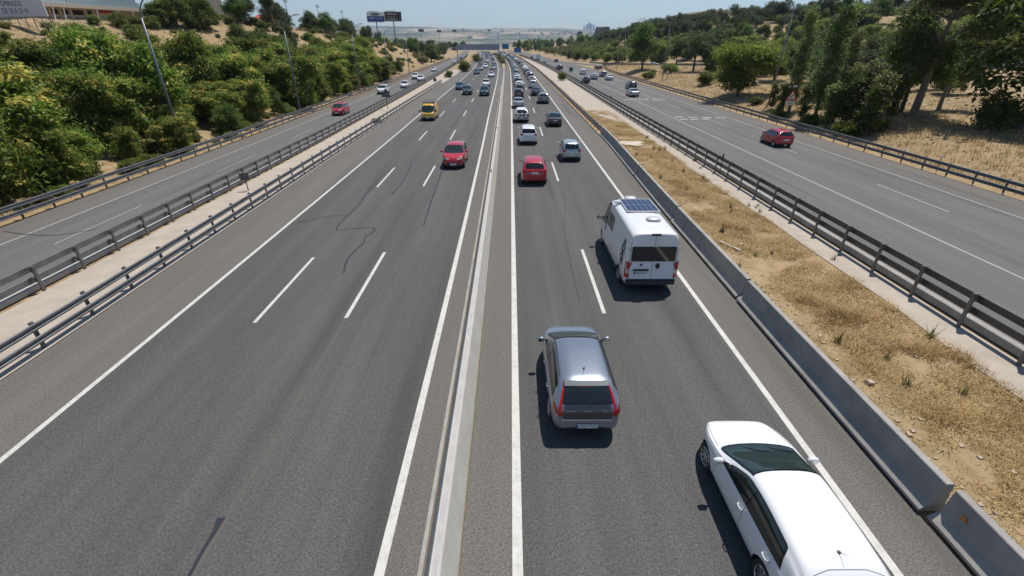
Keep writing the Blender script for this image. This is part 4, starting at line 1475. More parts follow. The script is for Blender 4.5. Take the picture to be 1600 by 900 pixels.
ML_SEED = leaf_material('seed_cluster', [(.32, .28, .06), (.50, .42, .12), (.50, .30, .07)], .35)
ML_DARK = leaf_material('dark_leaf', [(.045, .080, .014), (.098, .145, .024), (.17, .205, .042)], .45)
ML_PINE = leaf_material('pine_needles', [(.030, .050, .012), (.060, .090, .020), (.11, .135, .036)], .28)
ML_POP = leaf_material('poplar_leaf', [(.055, .092, .016), (.12, .165, .030), (.20, .235, .065), (.44, .48, .34)], .48)
ML_BRIGHT = leaf_material('bright_leaf', [(.10, .145, .016), (.19, .24, .028), (.28, .31, .045)], .5, .15)
ML_OLIVE = leaf_material('orchard_leaf', [(.075, .110, .018), (.14, .178, .028), (.21, .23, .045)], .42)
ML_SCRUB = leaf_material('scrub_leaf', [(.11, .115, .04), (.19, .17, .065), (.27, .23, .095)], .3)
M_BARK = mat('bark', (.13, .105, .08), .9, noise=(6, .8, (.07, .055, .042)), bump=(18, .8))
M_PALEBARK = mat('pale_bark', (.27, .24, .20), .9, noise=(5, .8, (.14, .12, .10)), bump=(18, .6))

def leaves(name, blobs, n, size, mats, seed, per=26, sig=.34, shell=(.5, 1.0), seedfrac=0.0, aspect=.42, flat=.55):
    r = np.random.default_rng(seed)
    blobs = np.array(blobs, float)
    wts = blobs[:, 3] * blobs[:, 4] + blobs[:, 4] * blobs[:, 5] + blobs[:, 3] * blobs[:, 5]
    nc = max(8, n // per)
    bi = r.choice(len(blobs), nc, p=wts / wts.sum())
    dv = r.normal(size=(nc, 3))
    dv /= np.linalg.norm(dv, axis=1)[:, None]
    rad = shell[0] + (shell[1] - shell[0]) * r.random(nc) ** .6
    cc = blobs[bi, :3] + dv * blobs[bi, 3:6] * rad[:, None]
    tint = np.clip(r.normal(.42, .2, nc), 0, 1)
    isseed = r.random(nc) < seedfrac * (dv[:, 2] > -.1) * 1.6
    csz = r.uniform(.6, 1.35, nc)
    k = np.repeat(np.arange(nc), per)
    N = len(k)
    off = r.normal(size=(N, 3)) * sig * csz[k][:, None]
    off[:, 2] *= .6
    off[isseed[k]] *= .55
    c = cc[k] + off
    nrm = r.normal(size=(N, 3)) * flat + dv[k] * .35 + np.array([0, 0, .75])
    nrm /= np.linalg.norm(nrm, axis=1)[:, None]
    a = np.cross(nrm, r.normal(size=(N, 3)))
    a /= np.linalg.norm(a, axis=1)[:, None]
    b = np.cross(nrm, a)
    s = size * r.uniform(.6, 1.35, N)[:, None]
    droop = np.array([0, 0, -.25]) * s
    v = np.empty((N, 4, 3))
    v[:, 0] = c - a * s * .5
    v[:, 1] = c + b * s * aspect * .5
    v[:, 2] = c + a * s * .5 + droop
    v[:, 3] = c - b * s * aspect * .5
    me = bpy.data.meshes.new(name)
    me.vertices.add(N * 4)
    me.vertices.foreach_set('co', v.reshape(-1))
    me.loops.add(N * 4)
    me.loops.foreach_set('vertex_index', np.arange(N * 4, dtype=np.int32))
    me.polygons.add(N)
    me.polygons.foreach_set('loop_start', np.arange(N, dtype=np.int32) * 4)
    me.polygons.foreach_set('loop_total', np.full(N, 4, dtype=np.int32))
    for m in mats: me.materials.append(m)
    if seedfrac > 0:
        me.polygons.foreach_set('material_index', isseed[k].astype(np.int32))
    at = me.attributes.new('tint', 'FLOAT', 'POINT')
    tv = np.clip(tint[k] + r.normal(0, .16, N), 0, 1)
    at.data.foreach_set('value', np.repeat(tv, 4).astype(np.float32))
    me.update(calc_edges=True)
    return me

def trunk(h, r0, seed, branches=5, lean=(0, 0), spread=1.6, r1=.3, m=M_BARK):
    rr = random.Random(seed)
    b = MB()
    pts = [Vector((lean[0] * t * t + rr.uniform(-.06, .06) * h * t * .3, lean[1] * t * t + rr.uniform(-.06, .06) * h * t * .3, h * t)) for t in (0, .15, .35, .6, .8, 1)]
    b.tube([pts[0] - Vector((0, 0, .5))] + pts, [r0 * 1.25, r0 * 1.15, r0, r0 * .85, r0 * .65, r0 * .45, r0 * r1 * .6], 8)
    for k in range(branches):
        i = rr.randint(2, 4)
        p = pts[i]
        a = rr.uniform(0, 2 * PI)
        e = p + Vector((math.cos(a) * spread, math.sin(a) * spread, rr.uniform(.5, 1.3) * spread * .8))
        mid = (p + e) / 2 + Vector((0, 0, -.08 * spread))
        b.tube([p, mid, e], [r0 * .45, r0 * .3, r0 * .1], 5)
    return b.mesh('trunk', m, True)

TREES = {}
def tree_kind(name, crown, tr):
    TREES[name] = (crown, tr)
def rblobs(seed, n, R_, H0, H1, r0, r1, flat=.8):
    q = random.Random(seed)
    out = []
    for i in range(n):
        a, t = q.uniform(0, 2 * PI), math.sqrt(q.random())
        z = q.uniform(H0, H1)
        k = 1 - .45 * abs((z - H0) / max(.01, H1 - H0) - .4)
        rr = q.uniform(r0, r1)
        out.append((math.cos(a) * R_ * t * k, math.sin(a) * R_ * t * k, z, rr, rr, rr * flat))
    return out
for i in range(3):
    tree_kind('ail%d' % i, leaves('crown', rblobs(20 + i, 17, 2.7, 1.2, 5.6, .65, 1.25), 13500, .33, [ML_AIL, ML_SEED], 30 + i, seedfrac=(.16, .05, .26)[i]), trunk(4.6, .13, 40 + i, 6))
for i in range(2):
    tree_kind('dark%d' % i, leaves('crown', rblobs(120 + i, 15, 2.2, 1.7, 5.8, .7, 1.3), 12000, .27, [ML_DARK], 130 + i), trunk(4.8, .16, 140 + i, 6))
    tree_kind('pine%d' % i, leaves('crown', rblobs(220 + i, 9, 1.9, 2.6, 5.6, .9, 1.5, .75), 9000, .26, [ML_PINE], 230 + i, per=34, sig=.26, aspect=.25), trunk(5.0, .17, 240 + i, 6))
    tree_kind('bush%d' % i, leaves('crown', rblobs(320 + i, 7, .9, .35, 1.15, .45, .75), 3600, .20, [ML_OLIVE], 330 + i, sig=.2), trunk(1.0, .06, 340 + i, 5, spread=.6))
    tree_kind('scrub%d' % i, leaves('crown', rblobs(360 + i, 5, .55, .15, .5, .25, .45), 1500, .16, [ML_SCRUB], 370 + i, sig=.14), trunk(.4, .03, 380 + i, 4, spread=.4))
tree_kind('orchard', leaves('crown', rblobs(420, 8, 1.2, 1.2, 2.9, .7, 1.0), 4200, .28, [ML_OLIVE], 430), trunk(2.6, .1, 440, 5))
tree_kind('broad', leaves('crown', rblobs(460, 16, 4.2, 1.2, 6.2, 1.3, 2.0), 26000, .34, [ML_BRIGHT], 470, sig=.4), trunk(4.8, .2, 480, 8, spread=2.6))
pb = [(q.uniform(-.55, .55) * (1 - .4 * t), q.uniform(-.55, .55) * (1 - .4 * t), 2.2 + 12.3 * t, .95 * (1 - .5 * t) + .25, .95 * (1 - .5 * t) + .25, 1.2) for q in [random.Random(3)] for t in np.linspace(0, 1, 17)]
tree_kind('poplar', leaves('crown', pb, 11000, .26, [ML_POP], 530, sig=.3), trunk(13.0, .20, 540, 10, spread=1.0, m=M_PALEBARK))
tree_kind('elm', leaves('crown', rblobs(560, 22, 4.0, 4.6, 14.5, 1.2, 2.0), 33000, .32, [ML_POP], 570, sig=.45, per=30), trunk(11.5, .36, 580, 10, spread=3.2, m=M_PALEBARK))
tree_kind('sapling', leaves('crown', [(q.uniform(-.4, .4), q.uniform(-.4, .4), 1.2 + 3.6 * t, .55, .55, .6) for q in [random.Random(9)] for t in np.linspace(0, 1, 8)], 4200, .24, [ML_POP], 630, sig=.25), trunk(4.6, .06, 640, 5, lean=(.3, 0), spread=.7))

NAME = {'ail': 'broadleaf_tree', 'dark': 'dark_tree', 'pine': 'pine_tree', 'bush': 'bush', 'scrub': 'scrub_bush', 'orchard': 'orchard_tree', 'broad': 'spreading_tree', 'poplar': 'poplar_tree', 'elm': 'tall_tree', 'sapling': 'young_tree'}
CATS = {'bush': 'bush', 'scrub': 'bush'}
def plant(kind, x, y, s, label, group=None, sz=1.0, rz=None, tilt=0.0, z=None):
    key = kind.rstrip('012')
    root = empty(NAME[key], (x, y, (ground_z(x, y) if z is None else z) - .06), label=label, cat=CATS.get(key, 'tree'), group=group)
    root.rotation_euler = (0, tilt, rng.uniform(0, 6.28) if rz is None else rz)
    root.scale = (s, s, s * sz)
    c_, t_ = TREES[kind]
    link('crown', c_, root)
    link('trunk', t_, root)
    return root

# ---- left bank: the thicket
rt = random.Random(21)
GL = 'leafy trees of the thicket on the left bank'
for i, d in enumerate(np.arange(16, 138, 3.1)):
    for t in np.arange(3.0, 46, 3.3):
        dd, tt = d + rt.uniform(-1.6, 1.6), t + rt.uniform(-1.5, 1.5)
        x = f_L1(dd) - .6 - tt
        s_px = FPX / (dd * CP + 3)
        u, v = U0 + x * s_px, 0
        if 33 < dd < 47 and tt < 6.2:
            plant(rt.choice(['ail0', 'ail1', 'ail2']), x, dd, rt.uniform(.36, .52) if dd < 42 else .28, 'leafy tree in the dense thicket on the left bank', GL)
            continue
        if dd < 30 and tt < 5.5 and rt.random() < .6: continue
        if dd < 38 and 8 < tt < 13 and rt.random() < .55: continue
        lim = 24 if dd < 52 else (18.5 if dd < 95 else (21 if dd < 112 else 13))
        if tt > lim:
            if tt < 40 and rt.random() < .55: plant(rt.choice(['bush0', 'bush1', 'scrub0', 'scrub1', 'scrub0', 'scrub1']), x, dd, rt.uniform(.8, 1.3), 'low bush on the dry upper slope of the left bank', 'low bushes on the left bank')
            continue
        if rt.random() < .07: continue
        s = rt.choice([.55, .7, .8, .9, 1.0, 1.2]) * rt.uniform(.9, 1.1) * (1.0 if tt < 14 else .8 if tt < 21 else .55)
        if tt < 5: s *= .72
        k = rt.choice(['ail0', 'ail1', 'ail2', 'ail0', 'ail2', 'dark0', 'ail1'])
        if 85 < dd < 112 and tt > 13: k = rt.choice(['pine0', 'pine1', 'dark1', 'ail1'])
        plant(k, x, dd, s, 'leafy tree in the dense thicket on the left bank', GL, sz=rt.uniform(.8, 1.25))
for d in np.arange(108, 330, 5):
    for _ in range(6):
        dd, tt = d + rt.uniform(-2.5, 2.5), rt.uniform(3, 44)
        x = f_L1(dd) - .6 - tt
        if tt < 9 and dd < 165 and rt.random() < .55:
            plant(rt.choice(['ail0', 'ail1', 'dark0']), x, dd, rt.uniform(.5, .8), 'small leafy tree at the foot of the dry left slope', 'small trees below the dry slope')
        elif rt.random() < .75:
            plant(rt.choice(['scrub0', 'scrub1', 'scrub0', 'bush0']), x, dd, rt.uniform(.8, 2.0), 'scrubby bush on the dry left hillside', 'scrub on the dry hillside')
for k in range(46):
    dd = rt.uniform(150, 420)
    x = f_L1(dd) - f_Wc(dd) - rt.uniform(-3, 16)
    plant(rt.choice(['pine0', 'pine1', 'dark0']), x, dd, rt.uniform(.75, 1.35), 'dark pine on the ridge of the left hill', 'pines on the left ridge')
for k in range(14):
    dd = rt.uniform(255, 340)
    plant(rt.choice(['pine0', 'dark0', 'dark1']), f_L1(dd) - rt.uniform(4, 16), dd, rt.uniform(.9, 1.5), 'dark tree beside the far bend of the left collector', 'dark trees by the left collector')
for (u, v, s, lb) in ((728, 112, 1.9, 'large round bush on the pale verge between the left roads'), (744, 97, 2.0, 'second round bush farther along the pale verge'), (702, 121, 1.0, 'small bush on the pale verge near the rail end')):
    p = P(u, v); plant('bush1', p.x, p.y, s, lb, sz=1.2)
p = P(588, 192); plant('scrub0', p.x, p.y, .9, 'small green tuft at the rail overlap on pale paving')
# wooded plateau and buildings' greenery, upper left
for (u, v, kd, s) in ((280, 40, 'dark0', .95), (300, 40, 'ail1', .8), (318, 41, 'dark1', .9), (262, 40, 'ail1', .7), (245, 38, 'dark0', .6), (372, 33, 'dark0', .8), (386, 32, 'dark1', .75), (330, 42, 'dark0', .6)):
    p = on_ground(u, v + 4)
    plant(kd, p.x, p.y, s * p.y / 100, 'tree beside the hilltop buildings at upper left', 'trees by the hilltop buildings')
# ---- right bank
def tree_at(u, v, kind, s, lb, **kw):
    p = on_ground(u, v)
    return plant(kind, p.x, p.y, s, lb, **kw)
tree_at(1425, 186, 'elm', 1.05, 'tallest tree on the right bank with a pale thick trunk')
tree_at(1408, 176, 'dark0', 1.45, 'dark leaning tree just left of the tallest tree')
tree_at(1467, 172, 'elm', .62, 'shorter silvery tree with a dark trunk right of the tallest tree')
tree_at(1272, 188, 'poplar', 1.02, 'tall narrow poplar right of the warning sign')
tree_at(1232, 176, 'poplar', .80, 'shorter poplar directly behind the warning sign')
tree_at(1302, 192, 'poplar', .62, 'small poplar between the tall poplar and the young trees')
tree_at(1352, 214, 'sapling', 1.15, 'young slanting tree close behind the right rail', tilt=.15)
tree_at(1330, 203, 'sapling', 1.25, 'young leafy tree left of the slanting one')
tree_at(1385, 190, 'sapling', 1.0, 'thin young tree in front of the tall trunk')
tree_at(1312, 200, 'sapling', 1.2, 'young tree with yellowish leaves behind the rail')
tree_at(1205, 172, 'sapling', .7, 'slender sapling beside the right lamp post')
tree_at(1152, 150, 'broad', 1.12, 'wide bright green tree reaching down to the ground')
tree_at(1585, 203, 'dark1', 2.75, 'big dark tree leaning in at the right edge', tilt=-.22)
tree_at(1545, 200, 'bush1', 1.7, 'low bush under the tree at the right edge')
tree_at(1003, 109, 'dark0', 1.75, 'dark tree with a bare lower trunk beside the ramp', sz=1.15)
tree_at(1083, 112, 'pine0', 1.75, 'round dark pine beside the ramp')
tree_at(1055, 110, 'pine1', 1.3, 'smaller pine left of the round dark pine')
tree_at(1112, 108, 'pine1', 1.7, 'pine behind the wide bright green tree')
tree_at(1048, 115, 'bush0', 1.9, 'grey-green bush in front of the pines')
tree_at(1105, 132, 'bush1', 1.5, 'bush at the left foot of the bright green tree')
tree_at(1012, 124, 'bush0', 1.3, 'low bush behind the curve of the right rail')
tree_at(1018, 119, 'bush1', 1.0, 'small bush near the speed limit sign')
for k, (u, v, s_) in enumerate(((1215, 186, .6), (1250, 190, .8), (1262, 196, .65), (1290, 203, .9), (1322, 212, .75), (1345, 210, .8), (1368, 205, .6), (1218, 178, .75), (1180, 164, .6), (1530, 205, .7))):
    q = on_ground(u, v)
    plant('sapling' if k % 2 else 'bush0', q.x, q.y, s_ * (1 if k % 2 else 1.5), 'undergrowth shoot behind the right rail', 'undergrowth behind the right rail')
GR = 'dense trees behind the ramp on the right'
for k in range(300):
    x, y = rt.uniform(58, 215), rt.uniform(55, 240)
    dd = np.hypot(RAMP_A[:, 0] - x, RAMP_A[:, 1] - y).min()
    if dd < 9: continue
    i = int(np.hypot(RAMP_A[:, 0] - x, RAMP_A[:, 1] - y).argmin())
    if x < RAMP_A[i, 0]:
        if x < 70 or rt.random() < .35: continue
    kd = rt.choice(['dark0', 'dark1', 'ail1', 'pine0', 'broad', 'ail0'])
    plant(kd, x, y, rt.uniform(.9, 1.5) * (.75 if kd == 'broad' else 1), 'tree in the dense wood behind the right-hand ramp', GR)
for k in range(60):
    x, y = rt.uniform(44, 66), rt.uniform(72, 165)
    if np.hypot(RAMP_A[:, 0] - x, RAMP_A[:, 1] - y).min() < 8 or (x < 47 and y > 118): continue
    kd = rt.choice(['dark0', 'pine0', 'pine1', 'ail1'])
    plant(kd, x + (y - 70) * .12, y, rt.uniform(.6, 1.15), 'tree standing between right rail and ramp', 'trees between rail and ramp')
ORCH = []
for k in range(900):
    x, y = rt.uniform(30, 230), 240 + 320 * rt.random()
    if x < f_SR(y) + 24 or np.hypot(RAMP_A[:, 0] - x, RAMP_A[:, 1] - y).min() < 10: continue
    ORCH.append((y, x))
ORCH.sort()
for y, x in ORCH[:270]:
    plant('orchard', x, y, rt.uniform(1.1, 1.7), 'small green tree of the plantation beyond the ramp', 'plantation trees beyond the ramp')
wood = leaves('far_wood', [(x, y, ground_z(x, y) + 2.6, 1.9, 1.9, 1.9) for y, x in ORCH[270:]], 520 * len(ORCH[270:]), .62, [ML_OLIVE], 455, per=20, sig=.6)
link('far_wood', wood, label='far mass of plantation trees beyond the ramp', cat='wood', kind='stuff')
for k in range(190):
    y = rt.uniform(240, 470)
    x = f_SR(y) + 18 + f_Ha(y) + f_Hb(y) * rt.uniform(.45, 1.15)
    plant(rt.choice(['pine0', 'pine1']), x, y, rt.uniform(1.0, 1.7), 'dark pine along the ridge of the right hill', 'pines on the right ridge')
for k in range(150):
    y = rt.uniform(560, 1000)
    sd = rt.random()
    x = (f_SR(y) + 20 + rt.uniform(0, 160)) if sd < .62 else (f_L1(min(y, 900)) - rt.uniform(5, 120))
    plant(rt.choice(['dark0', 'pine1', 'orchard', 'ail1']), x, y, rt.uniform(1.1, 2.0), 'far tree near the vanishing point of the motorway', 'far trees along the motorway')
for k in range(26):
    d = rt.uniform(228, 470)
    a, e = f_LR(d) + 2.6, f_RL(d) - 2.4
    if e > a: plant(rt.choice(['scrub0', 'bush0', 'scrub1']), rt.uniform(a, e), d, rt.uniform(.8, 1.7), 'dry bush in the median wedge', 'bushes in the median wedge', z=0)
p = P(881, 126); plant('bush0', p.x - .5, p.y, .9, 'dark bush grown through the double rail', sz=1.7, z=0)

# ---- dry grass and litter of stones
def tufts(name, pts, hmin, hmax, mats, seed, blades=7, spread=.10, w=.012, lean=.9, hs=None, tn=None):
    r = np.random.default_rng(seed)
    P0 = np.array(pts, float)
    n = len(P0) * blades
    k = np.repeat(np.arange(len(P0)), blades)
    base = P0[k] + np.c_[r.normal(0, spread, n), r.normal(0, spread, n), np.zeros(n)]
    a = r.uniform(0, 2 * PI, n)
    h = r.uniform(hmin, hmax, n) * (1 if hs is None else np.array(hs)[k])
    ln = r.uniform(.2, lean, n) * h
    tip = base + np.c_[np.cos(a) * ln, np.sin(a) * ln, h]
    sd = np.c_[-np.sin(a), np.cos(a), np.zeros(n)] * (w * r.uniform(.6, 1.5, n))[:, None]
    v = np.stack([base - sd, base + sd, tip], 1)
    me = bpy.data.meshes.new(name)
    me.vertices.add(n * 3); me.vertices.foreach_set('co', v.reshape(-1))
    me.loops.add(n * 3); me.loops.foreach_set('vertex_index', np.arange(n * 3, dtype=np.int32))
    me.polygons.add(n)
    me.polygons.foreach_set('loop_start', np.arange(n, dtype=np.int32) * 3)
    me.polygons.foreach_set('loop_total', np.full(n, 3, dtype=np.int32))
    for m in mats: me.materials.append(m)
    at = me.attributes.new('tint', 'FLOAT', 'POINT')
    at.data.foreach_set('value', np.repeat(np.clip((r.normal(.5, .25, len(P0)) if tn is None else np.array(tn) + r.normal(0, .14, len(P0)))[k] + r.normal(0, .1, n), 0, 1), 3).astype(np.float32))
    me.update(calc_edges=True)
    return me
ML_STRAW = leaf_material('dry_straw', [(.26, .16, .06), (.44, .31, .125), (.56, .42, .19), (.64, .53, .29)], .25, 0)
pts = []
while len(pts) < 24000:
    d = 4 + 68 * rt.random() ** 1.5
    x = rt.uniform(f_RB(d) + .75, f_SR(d) - 1.35)
    bare = nz(x * 1.0, d, .35, 9) + .5 * nz(x, d, 1.1, 4)
    edge = (x - f_RB(d) - .75) / 1.3
    if bare < -.30 or (edge < 1 and rt.random() > .12 + .75 * edge * (d > 16) + .15 * edge): continue
    pts.append((x, d, ground_z(x, d) - .01))
link('dry_grass', tufts('dry_grass', pts, .03, .17, [ML_STRAW], 5, 8, .12, .009, 2.2, hs=[.7 + 1.5 * max(0, nz(q[0], q[1], .8, 12) + .1) for q in pts], tn=[.48 + .55 * nz(q[0], q[1], .55, 21) for q in pts]), label='flattened straw-coloured grass on the strip beside the concrete barrier', cat='grass', kind='stuff')
pts = []
while len(pts) < 20000:
    d = 22 + 200 * rt.random() ** 1.3
    if rt.random() < .6:
        x = f_RE(d) + 1.2 + 34 * rt.random() ** 1.4
    else:
        x = f_L1(d) - .9 - 40 * rt.random()
    if nz(x, d, .2, 2) < -.3: continue
    pts.append((x, d, ground_z(x, d) - .02))
link('dry_grass', tufts('dry_grass', pts, .10, .42, [ML_STRAW], 6, 7, .22, .03, 1.0), label='tufts of dry grass scattered over both banks', cat='grass', kind='stuff')
sb = MB()
for k in range(900):
    d = 4.5 + 55 * rt.random() ** 1.7
    x = f_RB(d) + .78 + abs(rt.gauss(0, .5)) if rt.random() < .8 else rt.uniform(f_RB(d) + 1, f_SR(d) - 1.3)
    r_ = rt.uniform(.012, .05) * (2.0 if rt.random() < .04 else 1)
    q = [Vector((rt.uniform(.6, 1.2) * r_ * sx, rt.uniform(.6, 1.2) * r_ * sy, rt.uniform(.4, .9) * r_ * sz_)) for sz_ in (-1, 1) for sy in (-1, 1) for sx in (-1, 1)]
    sb.add([p_ + Vector((x, d, ground_z(x, d) + r_ * .3)) for p_ in q], [(0, 2, 3, 1), (4, 5, 7, 6), (0, 1, 5, 4), (2, 6, 7, 3), (0, 4, 6, 2), (1, 3, 7, 5)])
sb.build('gravel', mat('pale_stone', (.46, .38, .29), .9, noise=(8, .8, (.33, .26, .19))), label='loose pale stones along the foot of the concrete barrier', cat='gravel', kind='stuff')
for k in range(60):
    d = rt.uniform(6, 62)
    x = rt.uniform(f_RB(d) + .8, f_SR(d) - .2)
    if k % 3 == 0: x = f_RB(d) + .72 + rt.uniform(0, .15)
    w_ = tufts('weed', [(0, 0, 0)] * 3, .18, .5, [ML_SCRUB], 700 + k % 6, 9, .05, .012, .6) if k < 6 else WEEDS[k % 6]
    if k < 6: WEEDS = (WEEDS if k else []) + [w_]
    o = link('weed', w_, label='spindly grey-green weed on the dry strip', cat='weed', group='weeds on the dry strip')
    o.location = (x, d, ground_z(x, d)); o.rotation_euler = (0, 0, k); s1 = rt.uniform(.6, 1.3); o.scale = (s1, s1, s1)
for k in range(40):
    d = rt.uniform(24, 90)
    plant(rt.choice(['scrub0', 'bush0', 'scrub1']), f_L1(d) - rt.uniform(1.6, 4.5), d, rt.uniform(.45, .9), 'low green growth right behind the far left rail', 'low growth behind the far left rail')
pk = P(1140, 385)
b = MB(); b.box((0, 0, .03), (.12, 1.25, .05)); o = b.build('plank', mat('grey_wood', (.46, .42, .37), .85), label='short pale plank lying in the dry grass', cat='plank'); o.location = (pk.x, pk.y, 0); o.rotation_euler = (.02, 0, .45)
for k, (u, v, s) in enumerate(((985, 223, 1.3), (994, 226, .9), (977, 225, .7))):
    p = P(u, v)
    b = MB(); b.add([(math.cos(a) * s * rt.uniform(.7, 1.1), math.sin(a) * s * .8 * rt.uniform(.7, 1.1), .02) for a in np.linspace(0, 6.28, 9)[:-1]] + [(0, 0, .05)], [(i, (i + 1) % 8, 8) for i in range(8)])
    o = b.build('broken_slab', mat('broken_concrete', (.60, .53, .45), .9, noise=(3, .8, (.44, .38, .31))), label=['largest slab of broken concrete in the dry strip', 'slab of broken concrete right of the largest', 'small broken concrete slab left of the largest'][k], cat='slab', group='broken concrete slabs')
    o.location = (p.x, p.y, 0)

# ------------------------------------------------------------------ lamps, signs, boards, buildings
M_POLE = mat('painted_pole', (.20, .215, .23), .5, metal=.5)
M_SIGNBACK = mat('sign_back', (.10, .105, .115), .55, metal=.3)
def lamp_post(x, y, h, sd, label, arm=1.9, tilt=0.0):
    z = ground_z(x, y)
    r = empty('street_lamp', (x, y, z), label=label, cat='street lamp', group='motorway lamp posts')
    r.rotation_euler = (0, tilt, 0)
    b = MB(); b.tube([(0, 0, -.3), (0, 0, h * .45), (0, 0, h - 1.9)], [.13, .105, .075], 10); b.build('pole', M_POLE, r, smooth=True)
    b = MB()
    b.tube([(sd * arm * (1 - math.cos(t)), 0, h - 1.9 + 1.75 * math.sin(t)) for t in np.linspace(0, PI / 2 * .93, 9)], [.072 - .004 * k for k in range(9)], 8)
    a = b.build('arm', M_POLE, r, smooth=True)
    b = MB()
    b.lathe([(0, -.42), (.09, -.40), (.15, -.2), (.16, .15), (.10, .36), (0, .38)], 10)
    b.v = [(p[0] + sd * (arm * .92 + .25), p[1] * 1.0, p[2] * .5 + h - .12 + .05) for p in b.v]
    b.build('lamp_head', mat('lamp_head_grey', (.30, .31, .32), .45), a, smooth=True)
    b = MB(); b.box((0, 0, .02), (.4, .4, .05)); b.build('base_plate', M_POLE, r)
    return r
lx = lambda d: f_L1(d) - 1.5
lamp_post(-30.6, 44.3, 12.3, 1, 'nearest tall curved lamp post on the left bank', 1.9)
lamp_post(lx(68.5), 68.5, 12.0, 1, 'second lamp post from the bridge on the left verge')
lamp_post(lx(100), 100, 12, 1, 'third lamp post on the left verge in front of the thicket')
lamp_post(lx(129), 129, 12, 1, 'fourth lamp post on the left verge by the dry slope')
lamp_post(lx(162), 162, 12, 1, 'fifth and farthest lamp post on the left verge')
lamp_post(38.2, 73, 13.5, -1, 'nearest lamp post on the right bank beside the warning sign', tilt=.03)
lamp_post(37.6, 125, 13.2, -1, 'lamp post on the right verge above the speed limit sign')
lamp_post(38.6, 185, 13.2, -1, 'slim far lamp post left of the dark tree')
lamp_post(41.5, 190, 12.4, -1, 'lamp post standing just right of the slim far one')
lamp_post(98, 190, 12.6, 1, 'lamp post rising out of the wood behind the ramp')
lamp_post(118, 130, 13.0, 1, 'lamp post beyond the poplar on the ramp')

def tri(b, cx, cz, r, y, mi, up=1):
    vs = [(cx + r * math.sin(a), y, cz + up * r * math.cos(a)) for a in (0, 2 * PI / 3, 4 * PI / 3)]
    b.add(vs + [(x, yy + .012, z) for x, yy, z in vs], [(0, 2, 1), (3, 4, 5), (0, 1, 4, 3), (1, 2, 5, 4), (2, 0, 3, 5)], mi)
M_RED = mat('sign_red', (.50, .02, .03), .4)
M_SWHITE = mat('sign_white', (.78, .78, .77), .4)
# curve warning sign with flashing lamp
p = on_ground(1229, 185)
s = empty('warning_sign', (p.x, p.y, p.z), label='triangular curve warning sign with a lamp on top', cat='sign')
s.scale = (.85, .85, .85)
for sx in (-.32, .32):
    b = MB(); b.tube([(sx, .05, -.3), (sx, .05, 2.9)], .04, 8); b.build('post', M_POLE, s)
b = MB(); tri(b, 0, 3.1, 1.02, 0, 0); t = b.build('triangle', M_RED, s)
b = MB(); tri(b, 0, 3.09, .74, -.006, 0); b.build('field', M_SWHITE, t)
b = MB(); b.tube([(-.22, -.014, 2.82), (-.17, -.014, 3.05), (.0, -.014, 3.20), (.20, -.014, 3.22)], .045, 4); b.build('curve_arrow', M_INK, t)
b = MB(); b.box((0, 0, 2.20), (1.5, .03, .62)); q = b.build('sub_plate', M_SWHITE, s)
b = MB(); b.tube([(-.30, -.02, 2.05), (.10, -.02, 2.22), (.3, -.02, 2.30)], .05, 4); b.build('arrow', M_INK, q)
b = MB(); b.tube([(0, .03, 3.4), (0, .03, 4.4)], .03, 6); b.build('lamp_stem', M_POLE, s)
b = MB(); b.box((.1, 0, 4.5), (.50, .22, .26)); b.build('flashing_lamp', M_WHITEP, s)
# 40 sign
p = on_ground(1040, 136)
s = empty('speed_limit_sign', (p.x, p.y, p.z), label='round speed limit sign reading 40 by the right rail', cat='sign')
b = MB(); b.tube([(0, .05, -.3), (0, .05, 2.9)], .04, 8); b.build('post', M_POLE, s)
def disc(r, y, n=28):
    b = MB(); b.lathe([(0, y), (r, y), (r, y + .015), (0, y + .015)], n, axis='z'); b.v = [(x, z, y_) for x, y_, z in b.v]; return b
b = disc(.48, 0); b.v = [(x, y, z + 2.9) for x, y, z in b.v]; d_ = b.build('disc', M_RED, s)
b = disc(.37, -.01); b.v = [(x, y, z + 2.9) for x, y, z in b.v]; b.build('field', M_SWHITE, d_)
t = link('numerals', text_mesh('40', .48, M_INK), d_); t.rotation_euler = (PI / 2, 0, 0); t.location = (0, -.016, 2.9)
# signs seen from behind on the left
def back_sign(u, v, kind, h, r, label, z=0.0):
    p = P(u, v, z)
    s = empty('traffic_sign', (p.x, p.y, z), label=label, cat='sign', group='traffic signs seen from behind')
    b = MB(); b.tube([(0, .04, 0), (0, .04, h)], .035, 8); b.build('post', M_GALV, s)
    b = MB()
    if kind == 'tri': tri(b, 0, h - .1, r, 0, 0)
    elif kind == 'disc':
        b = disc(r, 0); b.v = [(x, y, q + h) for x, y, q in b.v]
    else: b.box((0, 0, h), (r * 1.5, .02, r * 1.1))
    b.build('plate', M_SIGNBACK, s)
back_sign(606, 172, 'tri', 2.3, .85, 'dark back of a triangular sign on the pale paving strip')
back_sign(388, 298, 'rect', .95, .42, 'small grey plate on a short post on the pale paving')
back_sign(680, 133, 'disc', 1.15, .42, 'small dark round sign on the far paving strip')
back_sign(483, 172, 'tri', 2.6, .8, 'dark back of a sign at the edge of the thicket')
